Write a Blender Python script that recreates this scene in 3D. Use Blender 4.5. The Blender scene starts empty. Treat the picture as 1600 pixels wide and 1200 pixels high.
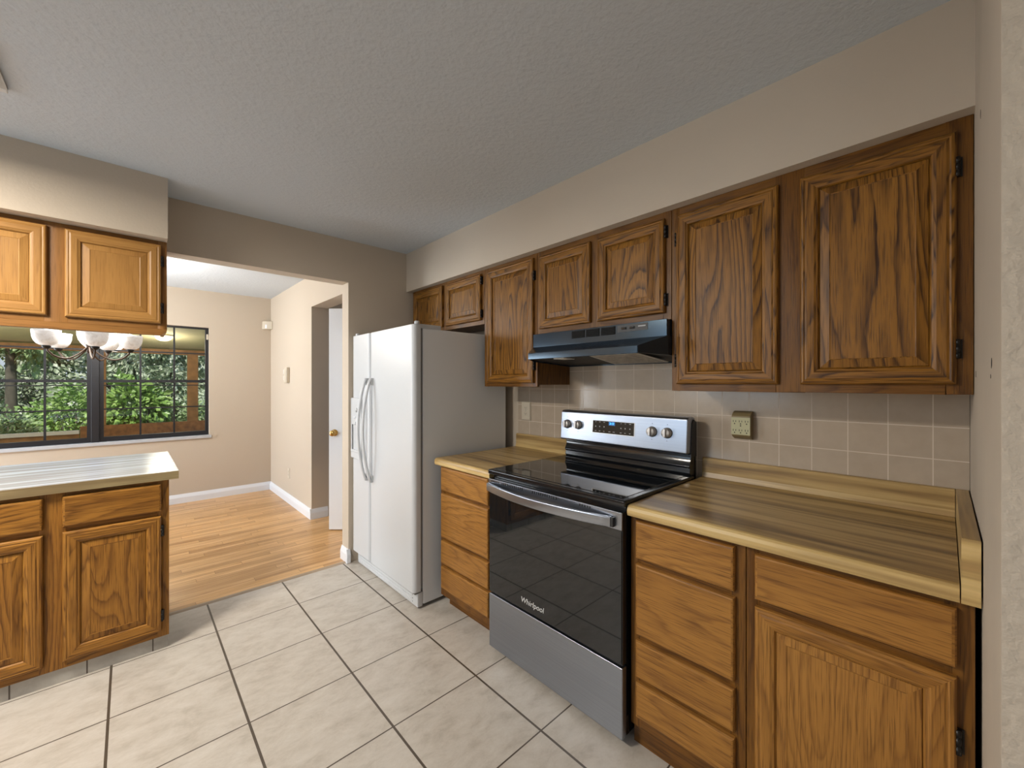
import bpy, math, random
from mathutils import Vector, Matrix
random.seed(7)
R = math.radians
S = bpy.context.scene
C = S.collection

# ------------------------------------------------------------------ camera
CAMZ = 1.35
cam_d = bpy.data.cameras.new('camera')
cam = bpy.data.objects.new('camera', cam_d)
C.objects.link(cam)
cam.location = (0, 0, CAMZ)
cam.rotation_euler = (R(90), 0, -math.atan2(.6848, .7288))
cam_d.sensor_width = 36
cam_d.lens = 36 * 637 / 1600
cam_d.shift_y = -1 / 1600
cam_d.clip_start = .02
S.camera = cam

# ------------------------------------------------------------------ world, lamps, exposure
S.view_settings.view_transform = 'Standard'
S.view_settings.look = 'None'
S.view_settings.gamma = 1
S.view_settings.use_curve_mapping = False
S.view_settings.exposure = 0.0
W = bpy.data.worlds.new('world')
S.world = W
W.use_nodes = True
wn = W.node_tree.nodes
wl = W.node_tree.links
bg = wn['Background']
sky = wn.new('ShaderNodeTexSky')
try:
    sky.sky_type = 'HOSEK_WILKIE'
    sky.turbidity = 5
    sky.ground_albedo = .3
    sky.sun_direction = Vector((-.5, .2, .8)).normalized()
except Exception:
    pass
wl.new(sky.outputs[0], bg.inputs[0])
bg.inputs[1].default_value = 3.2


def lamp(name, kind, loc, power, color=(1, 1, 1), size=1, size_y=None, target=None, radius=None, label=None):
    d = bpy.data.lights.new(name, kind)
    d.energy = power
    d.color = color
    if kind == 'AREA':
        d.size = size
        if size_y:
            d.shape = 'RECTANGLE'
            d.size_y = size_y
    elif kind == 'SUN':
        d.angle = size
    else:
        d.shadow_soft_size = radius or .03
    o = bpy.data.objects.new(name, d)
    C.objects.link(o)
    o.location = loc
    if target is not None:
        o.rotation_euler = (Vector(target) - Vector(loc)).to_track_quat('-Z', 'Y').to_euler()
    return o


lamp('sun', 'SUN', (-4, 2, 12), 4.5, (1, .95, .85), size=R(2), target=(-.5, 9.5, 2))
# daylight lamps at unseen openings; family room and dining ones are added fill
lamp('kitchen_window_daylight', 'AREA', (-2.52, 2.2, 1.68), 18, (.55, .78, 1), 1.5, 1.2, target=(0, 2.2, 1.5))
lamp('family_room_fill', 'AREA', (-2.52, -1.75, 1.25), 9, (.92, .96, 1), 1.8, 1.7, target=(0, -1.75, 1.2))  # opening and lamp added to lift the shadows
lamp('dining_side_fill', 'AREA', (-2.52, 5.32, 1.1), 115, (.86, .93, 1), .9, 2.0, target=(0, 4.5, 1.1))  # added opening, placed to brighten the dining room without showing in reflections


# ------------------------------------------------------------------ mesh helper
class MB:
    def __init__(s):
        s.v = []
        s.f = []
        s.uv = []
        s.sm = []

    def face(s, pts, grain=None, off=(0, 0), smooth=False):
        b = len(s.v)
        pts = [Vector(p) for p in pts]
        s.v += pts
        s.f.append(list(range(b, b + len(pts))))
        n = (pts[1] - pts[0]).cross(pts[2] - pts[0])
        if n.length < 1e-12:
            n = (pts[2] - pts[0]).cross(pts[-1] - pts[0])
        n = n.normalized() if n.length > 0 else Vector((0, 0, 1))
        g = Vector(grain) if grain is not None else Vector((0, 0, 1))
        g = g - n * g.dot(n)
        if g.length < .05:
            g = n.orthogonal()
        g.normalize()
        a = n.cross(g)
        s.uv.append([(p.dot(a) + off[0], p.dot(g) + off[1]) for p in pts])
        s.sm.append(smooth)

    def box(s, x0, y0, z0, x1, y1, z1, grain=(0, 0, 1)):
        x0, x1 = min(x0, x1), max(x0, x1)
        y0, y1 = min(y0, y1), max(y0, y1)
        z0, z1 = min(z0, z1), max(z0, z1)
        o = (random.uniform(0, 30), random.uniform(0, 30))
        p = [(x, y, z) for x in (x0, x1) for y in (y0, y1) for z in (z0, z1)]
        for q in ((0, 1, 3, 2), (4, 6, 7, 5), (0, 4, 5, 1), (2, 3, 7, 6), (0, 2, 6, 4), (1, 5, 7, 3)):
            s.face([p[i] for i in q], grain, o)
        return s

    def prism(s, poly, d, grain=(0, 0, 1)):
        """poly: list of 3D points (planar loop), d: extrusion vector"""
        d = Vector(d)
        P = [Vector(p) for p in poly]
        nrm = Vector((0, 0, 0))
        for i in range(len(P)):
            nrm += P[i].cross(P[(i + 1) % len(P)])
        if nrm.dot(d) > 0:
            P.reverse()
        o = (random.uniform(0, 30), random.uniform(0, 30))
        s.face(P, grain, o)
        s.face([p + d for p in reversed(P)], grain, o)
        for i in range(len(P)):
            a, b = P[i], P[(i + 1) % len(P)]
            s.face([b, a, a + d, b + d], grain, o)
        return s

    def rings(s, o, U, V, N, w, h, prof, mode='mitre', cap=True, back=True, capg=None):
        """concentric rectangular rings on a w x h board lying in U,V; prof = [(inset, height)]"""
        o, U, V, N = map(Vector, (o, U, V, N))
        flip = U.cross(V).dot(N) < 0

        def rect(i, hh):
            return [o + U * i + V * i + N * hh, o + U * (w - i) + V * i + N * hh,
                    o + U * (w - i) + V * (h - i) + N * hh, o + U * i + V * (h - i) + N * hh]

        def add(pts, g, of):
            s.face(list(reversed(pts)) if flip else pts, g, of)
        offs = [(random.uniform(0, 30), random.uniform(0, 30)) for _ in range(5)]
        for (i0, h0), (i1, h1) in zip(prof[:-1], prof[1:]):
            a, b = rect(i0, h0), rect(i1, h1)
            for k in range(4):
                k2 = (k + 1) % 4
                g = (U if k % 2 == 0 else V) if mode == 'mitre' else (U if mode == 'u' else V)
                add([a[k], a[k2], b[k2], b[k]], g, offs[k] if mode == 'mitre' else offs[4])
        if cap:
            add(rect(*prof[-1]), capg or (U if mode == 'u' else V), offs[4])
        if back:
            add(list(reversed(rect(*prof[0]))), V, offs[4])
        return s

    def lathe(s, prof, c, axis=(0, 0, 1), n=24, smooth=True):
        """prof [(r, t)] along axis from c"""
        ax = Vector(axis).normalized()
        u = ax.orthogonal().normalized()
        v = ax.cross(u)
        c = Vector(c)

        def P(r, t, k):
            a = 2 * math.pi * k / n
            return c + ax * t + u * (r * math.cos(a)) + v * (r * math.sin(a))
        for (r0, t0), (r1, t1) in zip(prof[:-1], prof[1:]):
            for k in range(n):
                q = [P(r0, t0, k), P(r0, t0, k + 1), P(r1, t1, k + 1), P(r1, t1, k)]
                if r0 < 1e-6:
                    q = [q[0], q[2], q[3]]
                elif r1 < 1e-6:
                    q = [q[0], q[1], q[2]]
                s.face(q, ax, smooth=smooth)
        return s

    def tube(s, path, r, n=10, smooth=True):
        path = [Vector(p) for p in path]
        rr = r if isinstance(r, (list, tuple)) else [r] * len(path)
        rows = []
        pu = None
        for i, p in enumerate(path):
            t = (path[min(i + 1, len(path) - 1)] - path[max(i - 1, 0)]).normalized()
            if pu is None:
                pu = t.orthogonal().normalized()
            pu = (pu - t * pu.dot(t)).normalized()
            w = t.cross(pu)
            rows.append([p + pu * (rr[i] * math.cos(2 * math.pi * k / n)) + w * (rr[i] * math.sin(2 * math.pi * k / n)) for k in range(n)])
        for a, b in zip(rows[:-1], rows[1:]):
            for k in range(n):
                s.face([a[k], a[(k + 1) % n], b[(k + 1) % n], b[k]], smooth=smooth)
        s.face(list(reversed(rows[0])))
        s.face(rows[-1])
        return s

    def sweep(s, path, frame):
        """path: centres, frame(i) -> list of offsets (closed loop)"""
        rows = [[Vector(p) + Vector(o) for o in frame(i)] for i, p in enumerate(path)]
        m = len(rows[0])
        for a, b in zip(rows[:-1], rows[1:]):
            for k in range(m):
                s.face([a[k], b[k], b[(k + 1) % m], a[(k + 1) % m]])
        s.face(rows[0])
        s.face(list(reversed(rows[-1])))
        return s


WLOC = {}


def obj(name, mb, m, parent=None, bevel=0, seg=2, origin=None, merge=True):
    lo = [min(p[i] for p in mb.v) for i in range(3)]
    hi = [max(p[i] for p in mb.v) for i in range(3)]
    c = Vector(origin) if origin else Vector(((lo[0] + hi[0]) / 2, (lo[1] + hi[1]) / 2, lo[2]))
    me = bpy.data.meshes.new(name)
    vs, fs = [], []
    if merge:
        idx = {}
        for f in mb.f:
            nf = []
            for i in f:
                p = mb.v[i] - c
                k = (round(p.x, 5), round(p.y, 5), round(p.z, 5))
                if k not in idx:
                    idx[k] = len(vs)
                    vs.append(tuple(p))
                nf.append(idx[k])
            fs.append(nf)
    else:
        vs = [tuple(p - c) for p in mb.v]
        fs = mb.f
    keep = [i for i, f in enumerate(fs) if len(set(f)) == len(f)]
    me.from_pydata(vs, [], [fs[i] for i in keep])
    uvl = me.uv_layers.new(name='UVMap')
    k = 0
    for i in keep:
        for t in mb.uv[i]:
            uvl.data[k].uv = t
            k += 1
    for p, i in zip(me.polygons, keep):
        p.use_smooth = mb.sm[i]
    me.materials.append(m)
    o = bpy.data.objects.new(name, me)
    C.objects.link(o)
    pl = Vector((0, 0, 0))
    if parent:
        o.parent = parent
        pl = WLOC[parent.name]
    o.location = c - pl
    WLOC[o.name] = c
    if bevel:
        b = o.modifiers.new('bevel', 'BEVEL')
        b.width = bevel
        b.segments = seg
        b.limit_method = 'ANGLE'
        b.angle_limit = R(40)
        b.harden_normals = False
        for p in me.polygons:
            p.use_smooth = True
        try:
            w = o.modifiers.new('normals', 'WEIGHTED_NORMAL')
            w.keep_sharp = False
        except Exception:
            pass
    return o


def tag(o, label, cat, group=None, kind=None):
    o['label'] = label
    o['category'] = cat
    if group:
        o['group'] = group
    if kind:
        o['kind'] = kind
    return o


def thing(name, label, cat, loc, group=None):
    o = bpy.data.objects.new(name, None)
    C.objects.link(o)
    o.location = loc
    o.empty_display_size = .05
    WLOC[o.name] = Vector(loc)
    return tag(o, label, cat, group)


def struct(name, mb, m, parent=None, bevel=0):
    o = obj(name, mb, m, parent, bevel)
    o['kind'] = 'structure'
    return o


# ------------------------------------------------------------------ materials
def new_mat(name):
    m = bpy.data.materials.new(name)
    m.use_nodes = True
    return m, m.node_tree.nodes, m.node_tree.links, m.node_tree.nodes['Principled BSDF']


def plain(name, col, rough=.5, metal=0, bump=0, bscale=200, coat=0, emit=None, estr=0, spec=None, var=0, vscale=3):
    m, n, l, p = new_mat(name)
    p.inputs['Base Color'].default_value = (*col, 1)
    p.inputs['Roughness'].default_value = rough
    p.inputs['Metallic'].default_value = metal
    if coat:
        p.inputs['Coat Weight'].default_value = coat
        p.inputs['Coat Roughness'].default_value = .08
    if spec is not None:
        p.inputs['Specular IOR Level'].default_value = spec
    if emit:
        p.inputs['Emission Color'].default_value = (*emit, 1)
        p.inputs['Emission Strength'].default_value = estr
    g = n.new('ShaderNodeNewGeometry')
    if bump:
        t = n.new('ShaderNodeTexNoise')
        t.inputs['Scale'].default_value = bscale
        t.inputs['Detail'].default_value = 3
        l.new(g.outputs['Position'], t.inputs['Vector'])
        b = n.new('ShaderNodeBump')
        b.inputs['Strength'].default_value = bump
        b.inputs['Distance'].default_value = .004
        l.new(t.outputs['Fac'], b.inputs['Height'])
        l.new(b.outputs[0], p.inputs['Normal'])
    if var:
        t = n.new('ShaderNodeTexNoise')
        t.inputs['Scale'].default_value = vscale
        t.inputs['Detail'].default_value = 4
        l.new(g.outputs['Position'], t.inputs['Vector'])
        r = n.new('ShaderNodeValToRGB')
        r.color_ramp.elements[0].position = .3
        r.color_ramp.elements[1].position = .7
        r.color_ramp.elements[0].color = (*[c * (1 - var) for c in col], 1)
        r.color_ramp.elements[1].color = (*[min(1, c * (1 + var)) for c in col], 1)
        l.new(t.outputs['Fac'], r.inputs[0])
        l.new(r.outputs[0], p.inputs['Base Color'])
    return m


def nd(n, typ, **kw):
    x = n.new(typ)
    for k, v in kw.items():
        setattr(x, k, v)
    return x


def math_(n, l, op, a, b=None, c=None):
    x = n.new('ShaderNodeMath')
    x.operation = op
    for i, v in enumerate((a, b, c)):
        if v is None:
            continue
        if isinstance(v, (int, float)):
            x.inputs[i].default_value = v
        else:
            l.new(v, x.inputs[i])
    return x.outputs[0]


def uvmap(n, l, sx, sy):
    tc = n.new('ShaderNodeTexCoord')
    mp = n.new('ShaderNodeMapping')
    mp.inputs['Scale'].default_value = (sx, sy, 1)
    l.new(tc.outputs['UV'], mp.inputs['Vector'])
    return mp.outputs[0]


def noise(n, l, vec, scale=1, detail=2, rough=.5, dist=0):
    t = n.new('ShaderNodeTexNoise')
    t.inputs['Scale'].default_value = scale
    t.inputs['Detail'].default_value = detail
    t.inputs['Roughness'].default_value = rough
    t.inputs['Distortion'].default_value = dist
    l.new(vec, t.inputs['Vector'])
    return t.outputs['Fac']


def ramp(n, l, fac, stops, interp='LINEAR'):
    r = n.new('ShaderNodeValToRGB')
    r.color_ramp.interpolation = interp
    e = r.color_ramp.elements
    while len(e) < len(stops):
        e.new(.5)
    for x, (p, c) in zip(e, stops):
        x.position = p
        x.color = (*c, 1) if len(c) == 3 else c
    l.new(fac, r.inputs[0])
    return r.outputs[0]


def mixc(n, l, fac, a, b, mode='MIX'):
    x = n.new('ShaderNodeMix')
    x.data_type = 'RGBA'
    x.blend_type = mode
    for sock, v in ((x.inputs[0], fac), (x.inputs[6], a), (x.inputs[7], b)):
        if isinstance(v, (int, float)):
            sock.default_value = v
        elif isinstance(v, tuple):
            sock.default_value = (*v, 1) if len(v) == 3 else v
        else:
            l.new(v, sock)
    return x.outputs[2]


def oak(name, light, mid, dark, bands=20, contrast=.8, rough=.4, pores=.55):
    """stained oak: cathedral bands from a stretched noise field, fine dark pores, uneven stain"""
    m, n, l, p = new_mat(name)
    field = noise(n, l, uvmap(n, l, 5.2, .75), 1, 1.2, .4, .2)
    wob = noise(n, l, uvmap(n, l, 45, 7), 1, 2, .6)
    fld = math_(n, l, 'ADD', math_(n, l, 'MULTIPLY', field, bands), math_(n, l, 'MULTIPLY', wob, .55))
    lines = math_(n, l, 'FRACT', fld)
    band = ramp(n, l, lines, [(0, (.1, .1, .1)), (.35, (.0, .0, .0)), (.72, (.55, .55, .55)), (.88, (1, 1, 1)), (1, (.1, .1, .1))])
    fine = noise(n, l, uvmap(n, l, 75, 2.2), 1, 3, .65)
    bfac = math_(n, l, 'MULTIPLY', band, math_(n, l, 'MULTIPLY', ramp(n, l, fine, [(.3, (.35, .35, .35)), (.62, (1, 1, 1))]), contrast))
    tone = noise(n, l, uvmap(n, l, 3, .9), 1, 4, .6)
    base = mixc(n, l, ramp(n, l, tone, [(.3, (0, 0, 0)), (.72, (1, 1, 1))]), mid, light)
    c1 = mixc(n, l, bfac, base, dark)
    por = noise(n, l, uvmap(n, l, 300, 8), 1, 2, .6)
    pf = math_(n, l, 'MULTIPLY', ramp(n, l, por, [(.50, (0, 0, 0)), (.66, (1, 1, 1))]), pores)
    c2 = mixc(n, l, pf, c1, tuple(c * .62 for c in dark))
    l.new(c2, p.inputs['Base Color'])
    p.inputs['Roughness'].default_value = rough
    p.inputs['Specular IOR Level'].default_value = .32
    b = n.new('ShaderNodeBump')
    b.inputs['Strength'].default_value = .25
    b.inputs['Distance'].default_value = .001
    b.invert = True
    l.new(math_(n, l, 'ADD', math_(n, l, 'MULTIPLY', bfac, .5), pf), b.inputs['Height'])
    l.new(b.outputs[0], p.inputs['Normal'])
    return m


M = {}
# right-hand wall cabinets: darker, redder oak, their dimmer light partly put into the colour
M['oak_upper'] = oak('oak_dark_dimmed', (.315, .140, .020), (.215, .090, .011), (.042, .014, .002), bands=22, contrast=1.15)
M['oak_base'] = oak('oak_golden_stain', (.40, .190, .042), (.31, .138, .026), (.115, .042, .008), bands=17, contrast=.6)
M['oak_penin'] = oak('oak_peninsula_stain', (.40, .185, .034), (.29, .125, .020), (.08, .027, .005), bands=18, contrast=.85)
M['oak_frame'] = oak('oak_face_frame', (.215, .092, .013), (.145, .057, .008), (.05, .017, .003), bands=16, contrast=.75)
M['oak_honey'] = oak('oak_honey_stain', (.42, .225, .066), (.34, .168, .044), (.19, .080, .017), bands=9, contrast=.4, pores=.3)
M['oak_honey_frame'] = oak('oak_honey_frame', (.31, .150, .042), (.24, .108, .029), (.12, .048, .011), bands=9, contrast=.45, pores=.35)
M['cab_inside'] = plain('cabinet_underside', (.22, .12, .05), .6, var=.15)

WALLC = (.53, .455, .365)
M['wall'] = plain('wall_paint', WALLC, .75, bump=.12, bscale=90)
M['wall_tex'] = plain('wall_paint_orange_peel', (.51, .44, .355), .75, bump=1.0, bscale=60)
M['ceil'] = plain('ceiling_stipple', (.545, .588, .632), .9, bump=.8, bscale=55)
M['white_trim'] = plain('white_trim_paint', (.74, .77, .82), .35)
M['white_door'] = plain('white_door_paint', (.72, .75, .80), .4)
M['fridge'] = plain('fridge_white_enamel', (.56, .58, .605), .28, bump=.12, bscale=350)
M['fridge_side'] = plain('fridge_side_lightened', (.76, .785, .81), .38, bump=.1, bscale=400)  # side coloured lighter than the doors to stand in for fill light
M['gasket'] = plain('grey_gasket', (.20, .20, .20), .6)
M['fridge_grey'] = plain('dispenser_recess_grey', (.50, .52, .54), .4)
M['dark'] = plain('black_plastic', (.012, .012, .013), .45)
M['vent_dark'] = plain('vent_opening_black', (.003, .003, .003), .9, spec=.1)
M['hinge'] = plain('black_hinge_metal', (.015, .013, .012), .35, metal=.4)
M['black_glass'] = plain('black_glass', (.006, .008, .010), .03, spec=.7)
M['black_enamel'] = plain('black_enamel', (.010, .011, .013), .12)
M['hood_black'] = plain('hood_black_blue_reflection', (.014, .020, .030), .2, spec=.75)
M['hood_black'].node_tree.nodes['Principled BSDF'].inputs['Specular Tint'].default_value = (.55, .78, 1, 1)  # blue window reflection painted into the hood's base colour and specular tint
M['hood_inside'] = plain('hood_dark_inside', (.012, .011, .010), .6)
M['ivory'] = plain('ivory_plastic', (.56, .50, .40), .4)
M['almond'] = plain('almond_outlet_face', (.46, .44, .26), .45)
M['almond_dark'] = plain('tan_outlet_shell', (.22, .165, .075), .45)
M['bronze'] = plain('dark_bronze_window', (.009, .009, .012), .5)
M['brass'] = plain('brass', (.55, .36, .12), .22, metal=1)
M['antique'] = plain('antique_bronze', (.055, .030, .015), .45, metal=.3)
M['chip'] = plain('bare_drywall_chip', (.05, .045, .04), .9)
M['caulk'] = plain('white_caulk', (.8, .79, .76), .7)
M['mark'] = plain('pale_grey_print', (.40, .40, .40), .5)
M['logo'] = plain('silver_logo', (.72, .73, .74), .3, metal=.2)
M['digits'] = plain('blue_digits', (.0, .1, .3), .4, emit=(.05, .45, 1), estr=3.2)
M['digit_glow'] = plain('display_window', (.0, .02, .06), .3, emit=(.01, .10, .32), estr=.8)
M['porch_wood'] = plain('porch_stained_wood', (.33, .16, .05), .6, var=.25, vscale=9)
M['porch_dark'] = plain('porch_dark_wood', (.28, .12, .04), .6, var=.35, vscale=14)
M['porch_ceil'] = plain('porch_ceiling_paint', (.58, .52, .29), .8, var=.06)
M['porch_floor'] = plain('porch_concrete', (.45, .43, .38), .8, var=.1)
M['cream'] = plain('cream_paint', (.7, .66, .55), .6)
M['bark'] = plain('bark', (.10, .085, .065), .9, bump=.8, bscale=20, var=.3, vscale=8)
M['sill'] = plain('sill_white', (.45, .465, .49), .5)


def leaf_mat(name, c0, c1, c2):
    m, n, l, p = new_mat(name)
    g = n.new('ShaderNodeNewGeometry')
    f = noise(n, l, g.outputs['Position'], 2.3, 5, .7)
    l.new(ramp(n, l, f, [(.32, c0), (.5, c1), (.68, c2)]), p.inputs['Base Color'])
    p.inputs['Roughness'].default_value = .32
    try:
        p.inputs['Transmission Weight'].default_value = 0
        p.inputs['Subsurface Weight'].default_value = 0
    except Exception:
        pass
    return m


M['leaf_bright'] = leaf_mat('leaf_bright_green', (.10, .20, .04), (.24, .40, .10), (.48, .62, .24))
M['leaf_mid'] = leaf_mat('leaf_mid_green', (.10, .17, .07), (.25, .36, .16), (.50, .60, .34))
M['leaf_pale'] = leaf_mat('leaf_pale_haze', (.12, .16, .09), (.38, .46, .31), (.78, .82, .70))  # leaf greens paled, garden haze painted into the colour
M['lawn'] = leaf_mat('lawn_green', (.10, .18, .04), (.18, .28, .07), (.30, .38, .12))


def steel(name, col=(.33, .36, .415), rough=.31, axis='y'):
    m, n, l, p = new_mat(name)
    g = n.new('ShaderNodeNewGeometry')
    mp = n.new('ShaderNodeMapping')
    mp.inputs['Scale'].default_value = {'y': (60, 1.5, 900), 'z': (400, 400, 3)}[axis]
    l.new(g.outputs['Position'], mp.inputs['Vector'])
    f = noise(n, l, mp.outputs[0], 1, 2, .6)
    l.new(ramp(n, l, f, [(.3, tuple(c * .9 for c in col)), (.7, tuple(min(1, c * 1.08) for c in col))]), p.inputs['Base Color'])
    p.inputs['Metallic'].default_value = 1
    p.inputs['Roughness'].default_value = rough
    p.inputs['Anisotropic'].default_value = .5
    return m


M['steel'] = steel('brushed_steel')
M['steel_knob'] = steel('knob_steel', (.56, .53, .50), .42)
M['steel_knob'].node_tree.nodes['Principled BSDF'].inputs['Metallic'].default_value = .55
M['filter'] = plain('grease_filter_mesh', (.50, .45, .37), .6, metal=0, bump=1, bscale=900, var=.3, vscale=40)
M['filter_rim'] = plain('filter_rim', (.80, .77, .70), .4)

# glass pane: light passes, faint reflection
m, n, l, p = new_mat('window_glass')
tr = n.new('ShaderNodeBsdfTransparent')
gl = n.new('ShaderNodeBsdfGlossy')
gl.inputs['Roughness'].default_value = .01
fr = n.new('ShaderNodeFresnel')
fr.inputs['IOR'].default_value = 1.45
mx = n.new('ShaderNodeMixShader')
l.new(fr.outputs[0], mx.inputs[0])
l.new(tr.outputs[0], mx.inputs[1])
l.new(gl.outputs[0], mx.inputs[2])
l.new(mx.outputs[0], n['Material Output'].inputs['Surface'])
M['glass'] = m

# alabaster lamp bowl
m, n, l, p = new_mat('alabaster_glass')
g = n.new('ShaderNodeNewGeometry')
f = noise(n, l, g.outputs['Position'], 22, 4, .6, 1.2)
c = ramp(n, l, f, [(.3, (.62, .60, .57)), (.5, (.80, .80, .79)), (.7, (.88, .88, .88))])
l.new(c, p.inputs['Base Color'])
p.inputs['Roughness'].default_value = .3
l.new(c, p.inputs['Emission Color'])
p.inputs['Emission Strength'].default_value = .18
M['bowl'] = m
M['bulb'] = plain('lit_bulb', (1, 1, 1), .4, emit=(1, .96, .88), estr=5)
M['diffuser'] = plain('lit_diffuser', (.9, .9, .9), .5, emit=(1, .93, .82), estr=4.0)


def grid_mask(n, l, coord, pitch, off, gap):
    """0 on the joint, 1 on the tile"""
    f = math_(n, l, 'FRACT', math_(n, l, 'DIVIDE', math_(n, l, 'SUBTRACT', coord, off), pitch))
    d = math_(n, l, 'MINIMUM', f, math_(n, l, 'SUBTRACT', 1, f))
    return math_(n, l, 'GREATER_THAN', d, gap / 2 / pitch)


# floor tiles
m, n, l, p = new_mat('floor_tile')
g = n.new('ShaderNodeNewGeometry')
sp = n.new('ShaderNodeSeparateXYZ')
l.new(g.outputs['Position'], sp.inputs[0])
TX, TY, TP = .758, 1.078, .4095
mk = math_(n, l, 'MULTIPLY', grid_mask(n, l, sp.outputs[0], TP, TX, .009), grid_mask(n, l, sp.outputs[1], TP, TY, .0058))
cx = math_(n, l, 'FLOOR', math_(n, l, 'DIVIDE', math_(n, l, 'SUBTRACT', sp.outputs[0], TX), TP))
cy = math_(n, l, 'FLOOR', math_(n, l, 'DIVIDE', math_(n, l, 'SUBTRACT', sp.outputs[1], TY), TP))
cmb = n.new('ShaderNodeCombineXYZ')
l.new(cx, cmb.inputs[0])
l.new(cy, cmb.inputs[1])
wnz = n.new('ShaderNodeTexWhiteNoise')
wnz.noise_dimensions = '3D'
l.new(cmb.outputs[0], wnz.inputs['Vector'])
vadd = n.new('ShaderNodeVectorMath')
vadd.operation = 'MULTIPLY_ADD'
vadd.inputs[1].default_value = (13, 13, 13)
l.new(wnz.outputs['Color'], vadd.inputs[0])
l.new(g.outputs['Position'], vadd.inputs[2])
mp = n.new('ShaderNodeMapping')
mp.inputs['Scale'].default_value = (1.0, 1.7, 1)
mp.inputs['Rotation'].default_value = (0, 0, .5)
l.new(vadd.outputs[0], mp.inputs['Vector'])
f1 = noise(n, l, mp.outputs[0], 8, 8, .72, .3)
f2 = noise(n, l, g.outputs['Position'], 90, 3, .6)
tile = ramp(n, l, f1, [(.30, (.39, .35, .298)), (.5, (.505, .465, .412)), (.70, (.575, .54, .49))])
tile = mixc(n, l, math_(n, l, 'MULTIPLY', f2, .22), tile, (.34, .29, .235))
col = mixc(n, l, mk, (.075, .058, .042), tile)
l.new(col, p.inputs['Base Color'])
p.inputs['Roughness'].default_value = .38
b = n.new('ShaderNodeBump')
b.inputs['Strength'].default_value = .5
b.inputs['Distance'].default_value = .003
l.new(math_(n, l, 'ADD', mk, math_(n, l, 'MULTIPLY', f2, .15)), b.inputs['Height'])
l.new(b.outputs[0], p.inputs['Normal'])
M['floor_tile'] = m

# same ceramic as skirting pieces on the peninsula toe
m, n, l, p = new_mat('skirting_tile')
g = n.new('ShaderNodeNewGeometry')
sp = n.new('ShaderNodeSeparateXYZ')
l.new(g.outputs['Position'], sp.inputs[0])
mk = grid_mask(n, l, sp.outputs[0], .23, -.142, .005)
f1 = noise(n, l, g.outputs['Position'], 9, 5, .6, .5)
tile = ramp(n, l, f1, [(.3, (.33, .31, .28)), (.7, (.50, .48, .44))])
l.new(mixc(n, l, mk, (.08, .065, .05), tile), p.inputs['Base Color'])
p.inputs['Roughness'].default_value = .4
M['skirting_tile'] = m

# wall tiles
m, n, l, p = new_mat('wall_tile')
g = n.new('ShaderNodeNewGeometry')
sp = n.new('ShaderNodeSeparateXYZ')
l.new(g.outputs['Position'], sp.inputs[0])
mk = math_(n, l, 'MULTIPLY', grid_mask(n, l, sp.outputs[1], .115, .0305, .0032), grid_mask(n, l, sp.outputs[2], .1125, .975, .0032))
f1 = noise(n, l, g.outputs['Position'], 14, 3, .6)
tile = ramp(n, l, f1, [(.3, (.42, .345, .266)), (.7, (.46, .38, .296))])
l.new(mixc(n, l, mk, (.62, .54, .45), tile), p.inputs['Base Color'])
l.new(ramp(n, l, mk, [(0, (.8, .8, .8)), (1, (.16, .16, .16))]), p.inputs['Roughness'])
b = n.new('ShaderNodeBump')
b.inputs['Strength'].default_value = .35
b.inputs['Distance'].default_value = .002
l.new(math_(n, l, 'ADD', mk, math_(n, l, 'MULTIPLY', noise(n, l, g.outputs['Position'], 7, 2), .5)), b.inputs['Height'])
l.new(b.outputs[0], p.inputs['Normal'])
M['wall_tile'] = m

# strip-wood floor in the dining room: boards run along x
m, n, l, p = new_mat('wood_floor')
g = n.new('ShaderNodeNewGeometry')
sp = n.new('ShaderNodeSeparateXYZ')
l.new(g.outputs['Position'], sp.inputs[0])
row = math_(n, l, 'FLOOR', math_(n, l, 'DIVIDE', sp.outputs[1], .062))
wr = n.new('ShaderNodeTexWhiteNoise')
wr.noise_dimensions = '1D'
l.new(row, wr.inputs['W'])
xs = math_(n, l, 'ADD', sp.outputs[0], math_(n, l, 'MULTIPLY', wr.outputs['Value'], 7))
seg_ = math_(n, l, 'FLOOR', math_(n, l, 'DIVIDE', xs, .75))
cmb = n.new('ShaderNodeCombineXYZ')
l.new(seg_, cmb.inputs[0])
l.new(row, cmb.inputs[1])
wn2 = n.new('ShaderNodeTexWhiteNoise')
wn2.noise_dimensions = '3D'
l.new(cmb.outputs[0], wn2.inputs['Vector'])
mp = n.new('ShaderNodeMapping')
mp.inputs['Scale'].default_value = (1.2, 22, 1)
vadd = n.new('ShaderNodeVectorMath')
vadd.operation = 'MULTIPLY_ADD'
vadd.inputs[1].default_value = (9, 9, 9)
l.new(wn2.outputs['Color'], vadd.inputs[0])
l.new(g.outputs['Position'], vadd.inputs[2])
l.new(vadd.outputs[0], mp.inputs['Vector'])
f1 = noise(n, l, mp.outputs[0], 1.6, 5, .65, .3)
wc = ramp(n, l, f1, [(.25, (.30, .15, .055)), (.42, (.52, .295, .125)), (.6, (.66, .41, .195)), (.8, (.74, .50, .27))])
tone = ramp(n, l, wn2.outputs['Value'], [(0, (.74, .68, .60)), (.5, (1, 1, 1)), (1, (1.0, .96, .88))])
wc = mixc(n, l, 1, wc, tone, 'MULTIPLY')
jm = math_(n, l, 'MULTIPLY', grid_mask(n, l, sp.outputs[1], .062, 0, .0018), grid_mask(n, l, xs, .75, 0, .002))
l.new(mixc(n, l, jm, (.22, .11, .04), wc), p.inputs['Base Color'])
p.inputs['Roughness'].default_value = .32
M['wood_floor'] = m


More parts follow.
